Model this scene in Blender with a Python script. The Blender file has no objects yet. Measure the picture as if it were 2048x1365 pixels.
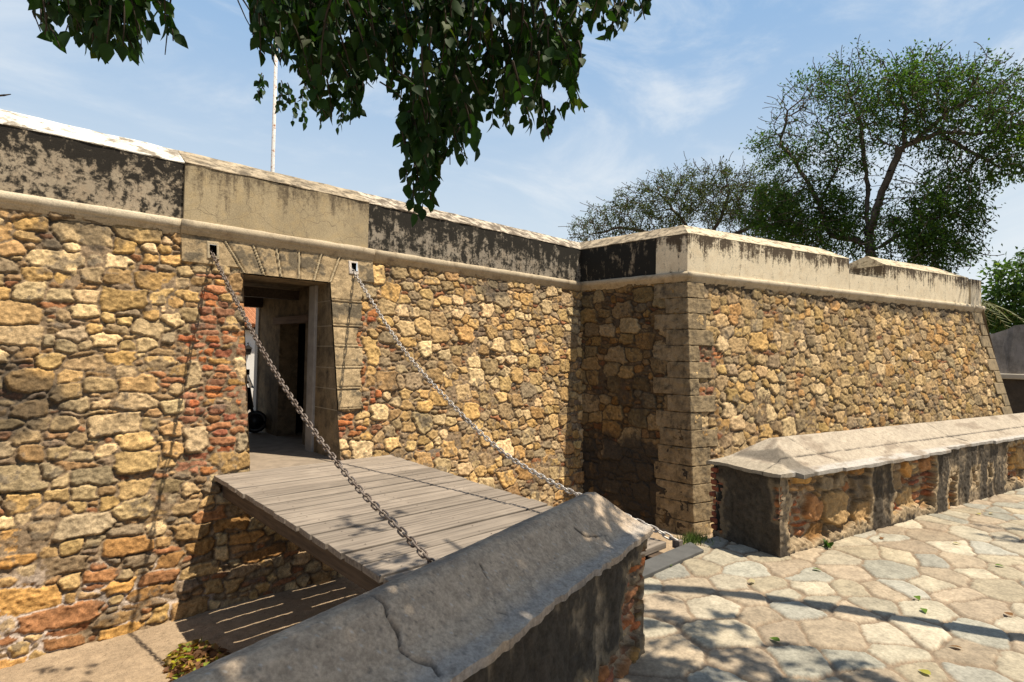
import bpy, math, random
import numpy as np
from mathutils import Vector, Matrix
random.seed(7)
C = bpy.context.scene.collection

# ------------------------------------------------------------------ camera numbers (metres; X along the curtain wall, Y into the fort, Z up)
CAMP = np.array([0.0, -8.296, 1.6])
CM = np.array([[0.7339679506, 0.6784411011, -0.0317603507],
               [-0.6789094613, 0.7341982619, -0.0059038627],
               [0.0193129711, 0.0258956485, 0.9994780761]])
FPX = 1128.27
def ray(px, py): return CM @ np.array([(px-1024)/FPX, 1.0, -(py-682.5)/FPX])
def at_d(px, py, D):                       # the point seen at (px,py), D metres away on the ground plan
    q = ray(px, py); q = q/np.hypot(q[0], q[1]); return CAMP + q*D
def at_plane(px, py, P, N):
    q = ray(px, py); return CAMP + q*(np.dot(np.array(P)-CAMP, N)/np.dot(q, N))
SUNV = Vector((.29, -.345, 1)).normalized()

# ------------------------------------------------------------------ objects
def tag(o, label=None, cat=None, group=None, kind=None):
    if label: o['label'] = label
    if cat: o['category'] = cat
    if group: o['group'] = group
    if kind: o['kind'] = kind
    return o
def thing(name, label, cat, loc=(0, 0, 0), group=None):
    o = bpy.data.objects.new(name, None); C.objects.link(o); o.location = loc
    o.empty_display_size = .2
    return tag(o, label, cat, group)
def link(name, me, mat=None, parent=None):
    o = bpy.data.objects.new(name, me); C.objects.link(o)
    if mat is not None: me.materials.append(mat)
    if parent is not None:
        o.parent = parent
        if parent.type == 'EMPTY': o.matrix_parent_inverse = Matrix.Translation(-Vector(parent.location))
    return o
class MB:
    def __init__(s): s.v = []; s.f = []
    def add(s, vs, fs):
        k = len(s.v); s.v += [tuple(float(c) for c in v) for v in vs]; s.f += [tuple(i+k for i in f) for f in fs]
    def hexa(s, b, t):                     # bottom ring, top ring of the same length
        n = len(b); k = list(b)+list(t)
        s.add(k, [tuple(range(n-1, -1, -1)), tuple(range(n, 2*n))]+[(i, (i+1) % n, n+(i+1) % n, n+i) for i in range(n)])
    def box(s, x0, x1, y0, y1, z0, z1, M=None):
        b = [(x0, y0, z0), (x1, y0, z0), (x1, y1, z0), (x0, y1, z0)]; t = [(p[0], p[1], z1) for p in b]
        if M is not None: b = [M @ Vector(p) for p in b]; t = [M @ Vector(p) for p in t]
        s.hexa(b, t)
    def tube(s, pts, rad, n=6, cap=True):
        pts = [Vector(p) for p in pts]; rings = []
        up = Vector((.13, .27, 1))
        for i, p in enumerate(pts):
            d = (pts[min(i+1, len(pts)-1)]-pts[max(i-1, 0)]).normalized()
            a = d.cross(up if abs(d.dot(up.normalized())) < .95 else Vector((1, 0, .1))).normalized(); b = d.cross(a)
            r = rad[i] if hasattr(rad, '__len__') else rad
            rings.append([p+(a*math.cos(2*math.pi*k/n)+b*math.sin(2*math.pi*k/n))*r for k in range(n)])
        vs = [v for r in rings for v in r]
        fs = [(i*n+k, i*n+(k+1) % n, (i+1)*n+(k+1) % n, (i+1)*n+k) for i in range(len(pts)-1) for k in range(n)]
        if cap: fs += [tuple(range(n-1, -1, -1)), tuple((len(pts)-1)*n+k for k in range(n))]
        s.add(vs, fs)
    def build(s, name, mat=None, parent=None, smooth=False, bevel=0):
        me = bpy.data.meshes.new(name); me.from_pydata(s.v, [], s.f); me.update()
        if smooth: me.shade_smooth()
        o = link(name, me, mat, parent)
        if bevel:
            b = o.modifiers.new('b', 'BEVEL'); b.width = bevel; b.segments = 2; b.limit_method = 'ANGLE'; b.angle_limit = math.radians(35)
        return o
def np_mesh(name, V, F, col=None, smooth=True):
    me = bpy.data.meshes.new(name); V = np.ascontiguousarray(V, np.float32); F = np.ascontiguousarray(F, np.int32)
    k = F.shape[1]
    me.vertices.add(len(V)); me.vertices.foreach_set('co', V.ravel())
    me.loops.add(F.size); me.loops.foreach_set('vertex_index', F.ravel())
    me.polygons.add(len(F)); me.polygons.foreach_set('loop_start', np.arange(0, F.size, k, dtype=np.int32))
    me.polygons.foreach_set('loop_total', np.full(len(F), k, np.int32))
    me.polygons.foreach_set('use_smooth', np.full(len(F), smooth, bool))
    me.update(calc_edges=True)
    if col is not None:
        a = me.color_attributes.new('Col', 'FLOAT_COLOR', 'POINT')
        a.data.foreach_set('color', np.concatenate([col, np.ones((len(col), 1))], 1).astype(np.float32).ravel())
    me.validate()
    return me
def grid_objs(P, col, parts, lab, parent, default):
    """P (ny,nx,3), col (ny,nx,3), lab (ny-1,nx-1) int face label (-1 = open); parts {label:(name,material)}: one mesh object per label"""
    ny, nx = P.shape[:2]; out = {}
    i = np.arange(ny*nx).reshape(ny, nx)
    Q = np.stack([i[:-1, :-1], i[:-1, 1:], i[1:, 1:], i[1:, :-1]], -1)
    Vf = P.reshape(-1, 3); Cf = col.reshape(-1, 3)
    for l in np.unique(lab):
        if l < 0: continue
        q = Q[lab == l]; u, inv = np.unique(q.ravel(), return_inverse=True)
        name, m, lb = parts.get(l, default)
        o = link(name, np_mesh(name, Vf[u], inv.reshape(-1, 4), Cf[u]), m, parent)
        if lb: o['label'] = lb
        out[l] = o
    return out

# ------------------------------------------------------------------ numpy noise
def vnoise(ny, nx, cell, rng, asp=1.0):
    """smooth value noise in about -1..1; cell in grid cells, asp stretches along y"""
    cy, cx = max(cell*asp, 1.0), max(cell, 1.0)
    gy, gx = int(ny/cy)+3, int(nx/cx)+3
    g = rng.random((gy, gx))*2-1
    y = np.arange(ny)/cy; x = np.arange(nx)/cx
    y0 = y.astype(int); x0 = x.astype(int); fy = y-y0; fx = x-x0
    fy = (fy*fy*(3-2*fy))[:, None]; fx = (fx*fx*(3-2*fx))[None]
    a = g[np.ix_(y0, x0)]; b = g[np.ix_(y0, x0+1)]; c = g[np.ix_(y0+1, x0)]; d = g[np.ix_(y0+1, x0+1)]
    return (a*(1-fx)+b*fx)*(1-fy)+(c*(1-fx)+d*fx)*fy
def fbm(ny, nx, cell, rng, octv=4, asp=1.0, gain=.55):
    s = 0; w = 1; t = 0
    for k in range(octv):
        s = s+w*vnoise(ny, nx, cell/2**k, rng, asp); t += w; w *= gain
        if cell/2**k < 1.6: break
    return s/t*1.5
def sm(x, a, b): t = np.clip((x-a)/(b-a), 0, 1); return t*t*(3-2*t)
def mix(a, b, t): return a*(1-t[..., None])+np.asarray(b)*t[..., None]
def poly_mask(poly, X, Z):
    m = np.zeros(X.shape, bool); n = len(poly)
    for i in range(n):
        x0, z0 = poly[i]; x1, z1 = poly[(i+1) % n]
        c = (z0 > Z) != (z1 > Z)
        m ^= c & (X < (x1-x0)*(Z-z0)/((z1-z0) if z1 != z0 else 1e-9)+x0)
    return m
PAL = {
 'tan': [(.50, .37, .19), (.54, .40, .20), (.56, .45, .28), (.47, .33, .155), (.50, .34, .15), (.44, .34, .20), (.32, .25, .155), (.60, .48, .30), (.40, .28, .145), (.40, .325, .21), (.34, .285, .20)],
 'low': [(.45, .27, .10), (.48, .30, .12), (.36, .25, .13), (.27, .21, .14), (.40, .24, .10), (.24, .20, .15), (.33, .18, .09), (.5, .36, .2)],
 'sliver': [(.36, .24, .13), (.28, .20, .12), (.42, .30, .17), (.30, .15, .08), (.24, .19, .14), (.48, .37, .22)],
 'brick': [(.37, .135, .065), (.42, .165, .07), (.30, .12, .075), (.40, .20, .11), (.28, .14, .09), (.44, .20, .085), (.33, .17, .11)],
 'face': [(.44, .335, .19), (.50, .385, .22), (.40, .30, .16), (.46, .33, .15), (.55, .44, .28), (.36, .28, .17), (.42, .27, .12), (.33, .27, .18)],
 'flag': [(.31, .285, .225), (.34, .305, .235), (.285, .28, .24), (.33, .29, .215), (.32, .265, .20), (.29, .285, .25), (.37, .335, .265), (.33, .275, .205)],
}
def rubble(W, H, res, classes, rng, warp=.015, joint=.006, bev=.022, depth=.045, grow=.06, mortar=(.215, .152, .092), pre=(), flush=.2, acc=.16, rough=.009, tilt=.06, offs=.008):
    nx, ny = int(round(W/res))+1, int(round(H/res))+1
    occ = np.zeros((ny, nx), bool); st = list(pre)
    for s in st:
        x, y, a, b = s[:4]
        occ[max(int((y-b)/res), 0):int((y+b)/res)+1, max(int((x-a)/res), 0):int((x+a)/res)+1] = True
    for n, (w0, w1), (h0, h1), kind, rot, region in classes:
        for k in range(n):
            t = rng.random(); a = (w0+(w1-w0)*t)/2; b = (h0+(h1-h0)*np.clip(t*.6+rng.random()*.5, 0, 1))/2
            x = rng.random()*W; y = rng.random()*H
            if region is not None and not region(x, y): continue
            j0, j1 = int((x-a)/res), int((x+a)/res)+1; i0, i1 = int((y-b)/res), int((y+b)/res)+1
            w = occ[max(i0, 0):i1, max(j0, 0):j1]
            if w.size == 0 or w.mean() > (.06 if a > .1 else acc): continue
            w[:] = True
            st.append((x, y, a, b, rng.normal(0, rot), kind))
    wu = (vnoise(ny, nx, .16/res, rng)+.5*vnoise(ny, nx, .06/res, rng))*warp
    wv = (vnoise(ny, nx, .16/res, rng)+.5*vnoise(ny, nx, .06/res, rng))*warp
    b1 = np.full((ny, nx), 9.0); b2 = np.full((ny, nx), 9.0); lab = np.full((ny, nx), -1)
    pad = .07+warp
    for k, s in enumerate(st):
        x, y, a, b, r, kind = s
        R = max(a, b)*1.1 if abs(r) > .4 else None
        ra, rb = (a+abs(r)*b if R is None else R)+pad, (b+abs(r)*a if R is None else R)+pad
        j0, j1 = max(int((x-ra)/res), 0), min(int((x+ra)/res)+1, nx); i0, i1 = max(int((y-rb)/res), 0), min(int((y+rb)/res)+1, ny)
        if j1 <= j0 or i1 <= i0: continue
        U = (np.arange(j0, j1)*res-x)[None]+wu[i0:i1, j0:j1]; V = (np.arange(i0, i1)*res-y)[:, None]+wv[i0:i1, j0:j1]
        c, n_ = math.cos(r), math.sin(r); u = U*c+V*n_; v = -U*n_+V*c
        sk, tp, tq = rng.normal(0, .16), rng.normal(0, .14), rng.normal(0, .14)
        u = u+sk*v; au = a*np.clip(1+tp*v/b, .5, 1.5); bv = b*np.clip(1+tq*u/a, .5, 1.5)
        p = rng.uniform(6, 13); ua, vb = u/au, v/bv
        d = ((np.abs(ua)**p+np.abs(vb)**p)**(1/p)-1)
        for q in range(3):
            th = rng.uniform(0, 6.283); d = np.maximum(d, ua*math.cos(th)+vb*math.sin(th)-rng.uniform(.90, 1.25))
        D = np.where(d > 0, d*np.minimum(a, b)*1.0, d*min(a, b))
        B1 = b1[i0:i1, j0:j1]; B2 = b2[i0:i1, j0:j1]; L = lab[i0:i1, j0:j1]
        m = D < B1
        B2[:] = np.where(m, B1, np.minimum(B2, D)); B1[:] = np.where(m, D, B1); L[:] = np.where(m, k, L)
    e = np.minimum((b2-b1)*.5, grow-b1)
    K = len(st)
    base = np.array([PAL[s[5]][rng.integers(len(PAL[s[5]]))] for s in st]+[(0, 0, 0)])
    if st and st[0][5] != 'flag': base = base*np.array([1.0, .895, .755])
    base = base*rng.uniform(.70, 1.20, (K+1, 1))*rng.uniform(.975, 1.025, (K+1, 3))
    of = np.append(rng.normal(0, offs, K), 0); tx = np.append(rng.normal(0, tilt, K), 0); ty = np.append(rng.normal(0, tilt, K), 0)
    cxs = np.array([s[0] for s in st]+[0]); cys = np.array([s[1] for s in st]+[0]); big = np.array([min(s[2], s[3]) for s in st]+[0])
    X = (np.arange(nx)*res)[None]; Y = (np.arange(ny)*res)[:, None]
    hn = np.clip(of[lab]+tx[lab]*(X-cxs[lab])+ty[lab]*(Y-cys[lab]), -.02, .03)
    bw = np.minimum(bev, big[lab]*.6+.004)
    s_ = np.clip((e-joint)/bw, 0, 1); prof = 1-(1-s_)**2.2
    n1 = fbm(ny, nx, .09/res, rng, 5); n2 = fbm(ny, nx, .035/res, rng, 4); n3 = fbm(ny, nx, .5/res, rng, 3)
    mo = np.clip(n3+flush-.1, 0, .8)
    hm = depth*mo*.9+n2*.010-.012*np.clip(-n1, 0, 1)*(1-mo)
    dp = depth*np.clip(.45+big[lab]*5, .5, 1)
    h = np.where(prof > 0, np.maximum(hm, prof*(dp+hn)+n2*rough+n1*rough*.8), hm)
    ins = sm(prof, .05, .35)*(prof*(dp+hn) > hm-.004)
    cs = base[lab]*(1+.24*n1[..., None]+.26*n2[..., None])
    crust = sm(n1+.5*vnoise(ny, nx, .3/res, rng), .25, .7)*np.append(rng.random(K) < .5, False)[lab]
    cs = mix(cs, (.13, .105, .078), crust*.75)
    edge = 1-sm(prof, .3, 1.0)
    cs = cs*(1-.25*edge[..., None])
    cm = np.asarray(mortar)*(1+.28*n2[..., None]+.25*n1[..., None])
    col = mix(cm, np.clip(cs, .01, 1), ins); col = np.where(ins[..., None] > 0, cm*(1-ins[..., None])+np.clip(cs, .01, 1)*ins[..., None], cm)
    return dict(h=h, col=np.clip(col, .008, 1), lab=lab, e=e, ins=ins, st=st, X=X+0*Y, Y=Y+0*X, n1=n1, n2=n2, n3=n3, nx=nx, ny=ny)

# ------------------------------------------------------------------ materials
class NB:
    def __init__(s, name):
        s.m = bpy.data.materials.new(name); s.m.use_nodes = True; s.t = s.m.node_tree; s.t.nodes.clear()
        s.out = s.n('ShaderNodeOutputMaterial'); s.b = s.n('ShaderNodeBsdfPrincipled'); s.l(s.b.outputs[0], s.out.inputs[0])
        s.geo = s.n('ShaderNodeNewGeometry'); s.pos = s.geo.outputs['Position']
    def n(s, typ, **k):
        x = s.t.nodes.new(typ)
        for a, v in k.items(): setattr(x, a, v)
        return x
    def l(s, a, b): s.t.links.new(a, b)
    def put(s, sock, v):
        if hasattr(v, 'links') or isinstance(v, bpy.types.NodeSocket): s.l(v, sock)
        else: sock.default_value = v
    def mapp(s, vec, scale=(1, 1, 1), rot=(0, 0, 0)):
        x = s.n('ShaderNodeMapping'); s.l(vec, x.inputs[0]); x.inputs['Scale'].default_value = scale; x.inputs['Rotation'].default_value = rot; return x.outputs[0]
    def noise(s, vec, scale, detail=6, rough=.6, dist=0):
        x = s.n('ShaderNodeTexNoise'); s.l(vec, x.inputs['Vector']); x.inputs['Scale'].default_value = scale; x.inputs['Detail'].default_value = detail
        x.inputs['Roughness'].default_value = rough; x.inputs['Distortion'].default_value = dist; return x.outputs['Fac']
    def vor(s, vec, scale, feature='DISTANCE_TO_EDGE'):
        x = s.n('ShaderNodeTexVoronoi', feature=feature); s.l(vec, x.inputs['Vector']); x.inputs['Scale'].default_value = scale; return x.outputs[0]
    def ramp(s, fac, a, b, lo=0., hi=1.):
        x = s.n('ShaderNodeMapRange', interpolation_type='SMOOTHSTEP'); s.put(x.inputs['Value'], fac); x.inputs['From Min'].default_value = a; x.inputs['From Max'].default_value = b
        x.inputs['To Min'].default_value = lo; x.inputs['To Max'].default_value = hi; return x.outputs[0]
    def math(s, op, a, b=0.):
        x = s.n('ShaderNodeMath', operation=op); s.put(x.inputs[0], a); s.put(x.inputs[1], b); return x.outputs[0]
    def mixc(s, f, a, b, mode='MIX'):
        x = s.n('ShaderNodeMix', data_type='RGBA', blend_type=mode); s.put(x.inputs[0], f)
        for i, v in ((6, a), (7, b)):
            if isinstance(v, tuple): v = (*v, 1.0) if len(v) == 3 else v
            s.put(x.inputs[i], v)
        return x.outputs[2]
    def bump(s, h, strength=.4, dist=.01):
        x = s.n('ShaderNodeBump'); s.l(h, x.inputs['Height']); x.inputs['Strength'].default_value = strength; x.inputs['Distance'].default_value = dist
        s.l(x.outputs[0], s.b.inputs['Normal'])
    def fin(s, col, rough=.9, spec=.25):
        if isinstance(col, tuple): col = (*col, 1.0)
        s.put(s.b.inputs['Base Color'], col); s.put(s.b.inputs['Roughness'], rough); s.b.inputs['Specular IOR Level'].default_value = spec; return s.m
def m_attr(name, bscale=60, bs=.5, spec=.2, fine=.30):
    b = NB(name); a = b.n('ShaderNodeVertexColor', layer_name='Col').outputs[0]
    n = b.noise(b.pos, bscale, 8, .7); n2 = b.noise(b.pos, bscale*.25, 6, .65)
    v = b.math('ADD', b.ramp(n, .25, .75, 1-fine, 1+fine), b.ramp(n2, .3, .7, -.15, .15))
    b.bump(b.math('ADD', n, n2), bs, .008)
    return b.fin(b.mixc(1.0, a, b.n_comb(v) if hasattr(b, 'n_comb') else v, 'MULTIPLY'), .93, spec)
def n_comb(b, v):
    x = b.n('ShaderNodeCombineColor'); [b.l(v, x.inputs[i]) for i in range(3)]; return x.outputs[0]
NB.n_comb = n_comb
def m_plaster(name, base, dark=(.028, .026, .022), amt=.5, streak=.5, soft=.08, crack=.5, var=.25, warm=(.42, .30, .17), scale=3.2, top=None, ta=.045):
    b = NB(name); P = b.pos
    n = b.noise(P, scale, 12, .72, .3); s = b.noise(b.mapp(P, (7, 7, .9)), 1.6, 8, .65)
    f = b.math('ADD', b.math('MULTIPLY', n, 1-streak*.6), b.math('MULTIPLY', s, streak*.6))
    if top is not None:                   # grime washing down from the edge at height top
        z = b.n('ShaderNodeSeparateXYZ'); b.l(P, z.inputs[0]); f = b.math('ADD', f, b.ramp(z.outputs[2], top-.55, top, -ta, ta)); f = b.math('ADD', f, b.ramp(b.noise(P, 26, 6, .7), .3, .7, -.045, .045))
    th = .74-amt*.5
    mask = b.ramp(f, th-soft, th+soft)
    col = b.mixc(b.ramp(b.noise(P, 1.7, 6), .3, .7), base, tuple(c*(1-var) for c in base))
    col = b.mixc(b.math('MULTIPLY', b.ramp(b.noise(P, 5, 8, .7), .45, .7), .5), col, warm)
    if crack:
        cr = b.ramp(b.vor(b.n_warp(P), 2.6), 0., .012, 1., 0.); col = b.mixc(b.math('MULTIPLY', cr, crack), col, (.10, .08, .06))
    col = b.mixc(mask, col, dark)
    fine = b.noise(P, 70, 6, .7)
    col = b.mixc(1.0, col, b.n_comb(b.ramp(fine, .2, .8, .72, 1.25)), 'MULTIPLY')
    b.bump(b.math('ADD', fine, b.math('MULTIPLY', n, .7)), .45, .01)
    return b.fin(col, .92, .2)
def n_warp(b, P, amt=.25):
    x = b.n('ShaderNodeTexNoise'); b.l(P, x.inputs['Vector']); x.inputs['Scale'].default_value = 3
    v = b.n('ShaderNodeVectorMath', operation='MULTIPLY_ADD'); b.l(x.outputs['Color'], v.inputs[0]); v.inputs[1].default_value = (amt,)*3; b.l(P, v.inputs[2]); return v.outputs[0]
NB.n_warp = n_warp
def m_wood(name, base, dark, sx=1.2, sy=45, axis=0, rough=.8):
    b = NB(name); sc = [sy]*3; sc[axis] = sx
    oi = b.n('ShaderNodeObjectInfo'); v = b.n('ShaderNodeVectorMath', operation='ADD'); b.l(b.pos, v.inputs[0]); 
    cx = b.n('ShaderNodeCombineXYZ'); b.l(b.math('MULTIPLY', oi.outputs['Random'], 9.), cx.inputs[0]); b.l(cx.outputs[0], v.inputs[1])
    g = b.noise(b.mapp(v.outputs[0], sc), 1, 6, .65); w = b.noise(v.outputs[0], 2.5, 6)
    col = b.mixc(b.ramp(g, .35, .7), base, dark); col = b.mixc(b.math('MULTIPLY', b.ramp(w, .45, .75), .5), col, tuple(c*1.25 for c in base))
    col = b.mixc(1.0, col, b.n_comb(b.math('ADD', b.math('MULTIPLY', oi.outputs['Random'], .35), .8)), 'MULTIPLY')
    b.bump(g, .5, .006); return b.fin(col, rough, .3)
def m_plain(name, base, rough=.8, var=.3, scale=8, spec=.3, metal=0, col2=None):
    b = NB(name); n = b.noise(b.pos, scale, 8, .65)
    col = b.mixc(b.ramp(n, .35, .68), base, col2 or tuple(c*(1-var) for c in base)); b.bump(b.noise(b.pos, scale*5, 6), .3, .006)
    b.b.inputs['Metallic'].default_value = metal; return b.fin(col, rough, spec)
def m_leaf(name, gain=1.0, trans=.45):
    b = NB(name); a = b.n('ShaderNodeVertexColor', layer_name='Col').outputs[0]
    b.fin(a, .62, .2)
    t = b.n('ShaderNodeBsdfTranslucent'); b.l(b.mixc(1.0, a, (1.5*gain, 1.6*gain, .6*gain), 'MULTIPLY'), t.inputs[0])
    x = b.n('ShaderNodeMixShader'); x.inputs[0].default_value = trans; b.l(b.b.outputs[0], x.inputs[1]); b.l(t.outputs[0], x.inputs[2]); b.l(x.outputs[0], b.out.inputs[0]); return b.m

M_STONE = m_attr('rubble_stone'); M_LOWW = m_attr('weathered_masonry', 90, .4, .2, .2); M_FLAG = m_attr('flagstone', 45, .2, .3, .2); M_SAND = m_attr('sandy_ground', 90, .6)
M_ASH = m_plaster('cut_stone', (.36, .275, .165), (.10, .082, .058), .30, .3, .16, .0, .25, (.45, .34, .18), 6)
M_ASHD = m_plaster('cut_stone_mossy', (.30, .22, .13), (.05, .042, .03), .38, .4, .14, 0, .3, (.36, .25, .12), 4)
M_WHITE = m_plaster('whitewash_coping', (.74, .71, .63), (.24, .20, .15), .40, .15, .07, .35, .08, (.72, .64, .50), 5)
M_WHITE2 = m_plaster('streaked_white_coping', (.56, .48, .37), (.14, .11, .08), .50, .12, .07, .35, .12, (.62, .52, .38), 5.5)
M_COPE = m_plaster('worn_coping', (.46, .37, .25), (.12, .095, .065), .46, .15, .10, .3, .2, (.60, .50, .36), 5.5)
M_MOULD = m_plaster('mouldy_plaster', (.44, .36, .255), (.028, .024, .019), .54, .35, .065, .4, .2, (.38, .28, .18), 6.5, 4.04)
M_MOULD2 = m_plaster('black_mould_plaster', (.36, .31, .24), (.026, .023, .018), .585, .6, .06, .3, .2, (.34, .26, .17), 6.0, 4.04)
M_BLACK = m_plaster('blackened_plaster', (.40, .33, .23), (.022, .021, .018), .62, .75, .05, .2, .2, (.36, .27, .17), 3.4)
M_PANEL = m_plaster('ochre_plaster', (.46, .37, .23), (.13, .10, .065), .36, .85, .10, .55, .22, (.50, .37, .19), 2.4, 4.04, .08)
M_CREAM = m_plaster('cream_plaster', (.86, .74, .53), (.10, .075, .05), .43, .9, .055, .3, .12, (.64, .50, .31), 3.0, 4.06, .085)
M_CORN = m_plaster('cornice_plaster', (.52, .43, .30), (.17, .135, .095), .26, .3, .14, .3, .18, (.50, .39, .25), 5)
M_CORNB = m_plaster('pale_cornice_plaster', (.60, .51, .37), (.17, .135, .095), .22, .3, .14, .3, .15, (.55, .44, .28), 5)
M_TIMBER = m_wood('weathered_plank', (.30, .25, .20), (.14, .115, .092), .8, 30, 0)
M_BEAM = m_wood('dark_timber', (.09, .062, .042), (.04, .028, .02), 1.5, 30, 1)
M_POST = m_plain('grey_painted_post', (.42, .38, .34), .8, .25, 6)
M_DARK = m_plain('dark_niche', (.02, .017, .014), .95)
M_IRON = m_plain('rusty_iron', (.23, .19, .16), .5, .5, 14, .4, .25, (.085, .055, .038))
M_INNER = m_plaster('inner_rubble_plaster', (.29, .215, .135), (.12, .092, .06), .42, .1, .12, .4, .3, (.28, .2, .12), 6)
M_LIME = m_plain('limewashed_wall', (.80, .78, .74), .9, .06, 3)
M_TILE = m_plain('clay_tile', (.46, .19, .085), .85, .4, 10)
M_FLOORST = m_plain('worn_threshold_stone', (.29, .23, .17), .9, .3, 5)
M_BARK = m_plaster('bark', (.17, .125, .085), (.05, .038, .027), .45, .6, .15, 0, .3, (.2, .14, .09), 6)
M_BARKP = m_plaster('grey_bark', (.14, .115, .092), (.055, .043, .033), .4, .6, .15, 0, .3, (.2, .15, .11), 5)
M_LEAF = m_leaf('leaf', 1.2, .25); M_TWIG = m_plain('dark_twig', (.055, .042, .03), .9, .3, 8); M_LEAF2 = m_leaf('tree_leaf', 1.0, .4)
M_SLAB = m_plain('grey_sill_slab', (.10, .098, .093), .85, .3, 6)
M_POLE = m_plaster('flaking_white_paint', (.70, .67, .63), (.28, .12, .06), .34, .2, .05, 0, .1, (.55, .42, .34), 14)
M_FARW = m_plaster('far_grey_plaster', (.34, .30, .27), (.12, .105, .09), .36, .6, .15, .2, .2, (.24, .2, .16), 1.2)
M_LEDGE = m_plain('pale_ledge', (.55, .49, .40), .9, .2, 3)
# ================================================================== THE FORT: curtain wall
R1 = np.random.default_rng(11)
PC, PF, PE = np.array([9.767, 0.]), np.array([9.83, -2.615]), np.array([21.03, -5.583])
NC = np.array([0., -1.]); NF = np.array([-.9997, -.0242]); NR = np.array([-.2561, -.9666]); NE = np.array([.9666, -.2561])
def mitre(a, b): return (a+b)/(1+np.dot(a, b))
MC, MF, ME = mitre(NC, NF), mitre(NF, NR), mitre(NR, NE)
RD = np.array([.9666, -.2561]); GD = np.array([.0242*-1, .9997])
dz = lambda z: -.10+.2*(3.2-z)             # how far the battered wall stands out at height z

cw = thing('curtain_wall', 'long rubble stone wall with the gateway, brick patches and mouldy parapet', 'fort wall', (3.17, 0, -1.53))
X0, Z0, RES = -1.6, -1.65, .0125
W1, H1 = 11.7, 4.9
pre = []
def bricks(poly, bh=(.06, .10), bw=(.11, .28), keep=.97, kind='brick'):
    xs = [p[0] for p in poly]; zs = [p[1] for p in poly]; z = min(zs)
    while z < max(zs):
        h = R1.uniform(*bh); x = min(xs)-R1.uniform(0, .1)
        while x < max(xs):
            w = R1.uniform(*bw)
            cx, cz = x+w/2, z+h/2
            if poly_mask(poly, np.array([[cx]]), np.array([[cz]]))[0, 0] and R1.random() < keep:
                k = kind if R1.random() < .72 else 'low'
                pre.append((cx-X0, cz-Z0+R1.normal(0, .006), w/2-.004, h/2-.004, R1.normal(0, .05), k))
            x += w+.008
        z += h+.010
pre.append((2.33-X0, .165-Z0, .215, .115, .0, 'tan'))
pre.append((2.46-X0, .42-Z0, .075, .10, .1, 'tan')); pre.append((2.47-X0, 1.36-Z0, .06, .14, .1, 'tan')); pre.append((2.44-X0, 2.54-Z0, .09, .13, .0, 'tan'))
pre.append((1.93-X0, .47-Z0, .11, .15, 0, 'tan')); pre.append((1.93-X0, 1.28-Z0, .09, .16, 0, 'tan')); pre.append((4.42-X0, 1.62-Z0, .13, .22, 0, 'tan'))
bricks([(1.97, 1.75), (2.04, 1.75), (2.04, .66), (1.97, .66)], bw=(.06, .09)); bricks([(2.04, 2.66), (2.34, 2.66), (2.36, 2.4), (2.535, 2.4), (2.535, 1.52), (2.40, 1.5), (2.40, 1.2), (2.535, 1.2), (2.535, .55), (2.38, .5), (2.38, .3), (2.1, .29), (2.1, .05), (1.83, .05), (1.83, .28), (2.05, .32), (2.05, .65), (1.83, .68), (1.83, 1.08), (2.03, 1.1), (2.03, 1.5), (1.84, 1.55), (1.84, 1.75), (2.04, 1.8)], bw=(.10, .27))
bricks([(4.18, 2.31), (4.5, 2.31), (4.52, 2.02), (4.2, 2.02)]); bricks([(3.80, .71), (4.36, .71), (4.42, .42), (3.80, .36)]); bricks([(4.17, .75), (4.3, .75), (4.3, 1.0), (4.6, 1.02), (4.6, .82), (4.3, .8), (4.32, 1.95), (4.2, 1.95)], bw=(.07, .14), keep=.75)
lowreg = lambda x, y: y+Z0 < -.35 and x+X0 < 2.9
leftreg = lambda x, y: x+X0 < 3.0
rightreg = lambda x, y: x+X0 > 3.6
classes = [(150, (.36, .56), (.17, .29), 'tan', .05, lambda x, y: leftreg(x, y) and not lowreg(x, y)), (700, (.22, .38), (.11, .20), 'tan', .06, lambda x, y: leftreg(x, y) and not lowreg(x, y)),
           (130, (.40, .70), (.13, .26), 'low', .09, lowreg),
           (380, (.26, .38), (.20, .31), 'tan', .07, rightreg),
           (4000, (.16, .28), (.10, .19), 'tan', .10, lambda x, y: not lowreg(x, y)),
           (1400, (.22, .42), (.08, .15), 'low', .10, lowreg),
           (9000, (.10, .20), (.08, .16), 'tan', .14, None),
           (16000, (.10, .30), (.035, .06), 'sliver', .08, None),
           (16000, (.05, .12), (.03, .05), 'sliver', .12, None)]
r = rubble(W1, H1, RES, classes, R1, pre=pre, depth=.036, bev=.011, flush=.02)
X = r['X']+X0; Z = r['Y']+Z0; h = r['h']; col = r['col']; ny, nx = r['ny'], r['nx']
# pale lime mortar low on the wall
lowm = sm(-Z, .55, 1.0)*sm(2.4-X, 0, .6)*sm(r['n3']+.6*vnoise(ny, nx, 22, R1), .0, .3)*(r['ins'] < .1)
col = mix(col, (.52, .43, .36), lowm*.85)
# grime: under the cornice, damp stain at left, dark corner
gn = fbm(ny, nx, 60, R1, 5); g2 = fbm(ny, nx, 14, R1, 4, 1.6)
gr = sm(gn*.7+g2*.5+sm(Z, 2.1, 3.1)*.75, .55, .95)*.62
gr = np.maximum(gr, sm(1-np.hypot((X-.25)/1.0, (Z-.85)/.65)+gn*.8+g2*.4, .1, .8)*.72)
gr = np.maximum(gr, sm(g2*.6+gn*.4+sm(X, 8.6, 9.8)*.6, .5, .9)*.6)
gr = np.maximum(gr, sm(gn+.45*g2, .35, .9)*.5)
col = col*(1-gr[..., None])+np.array([.055, .048, .04])*gr[..., None]*.9
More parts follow.
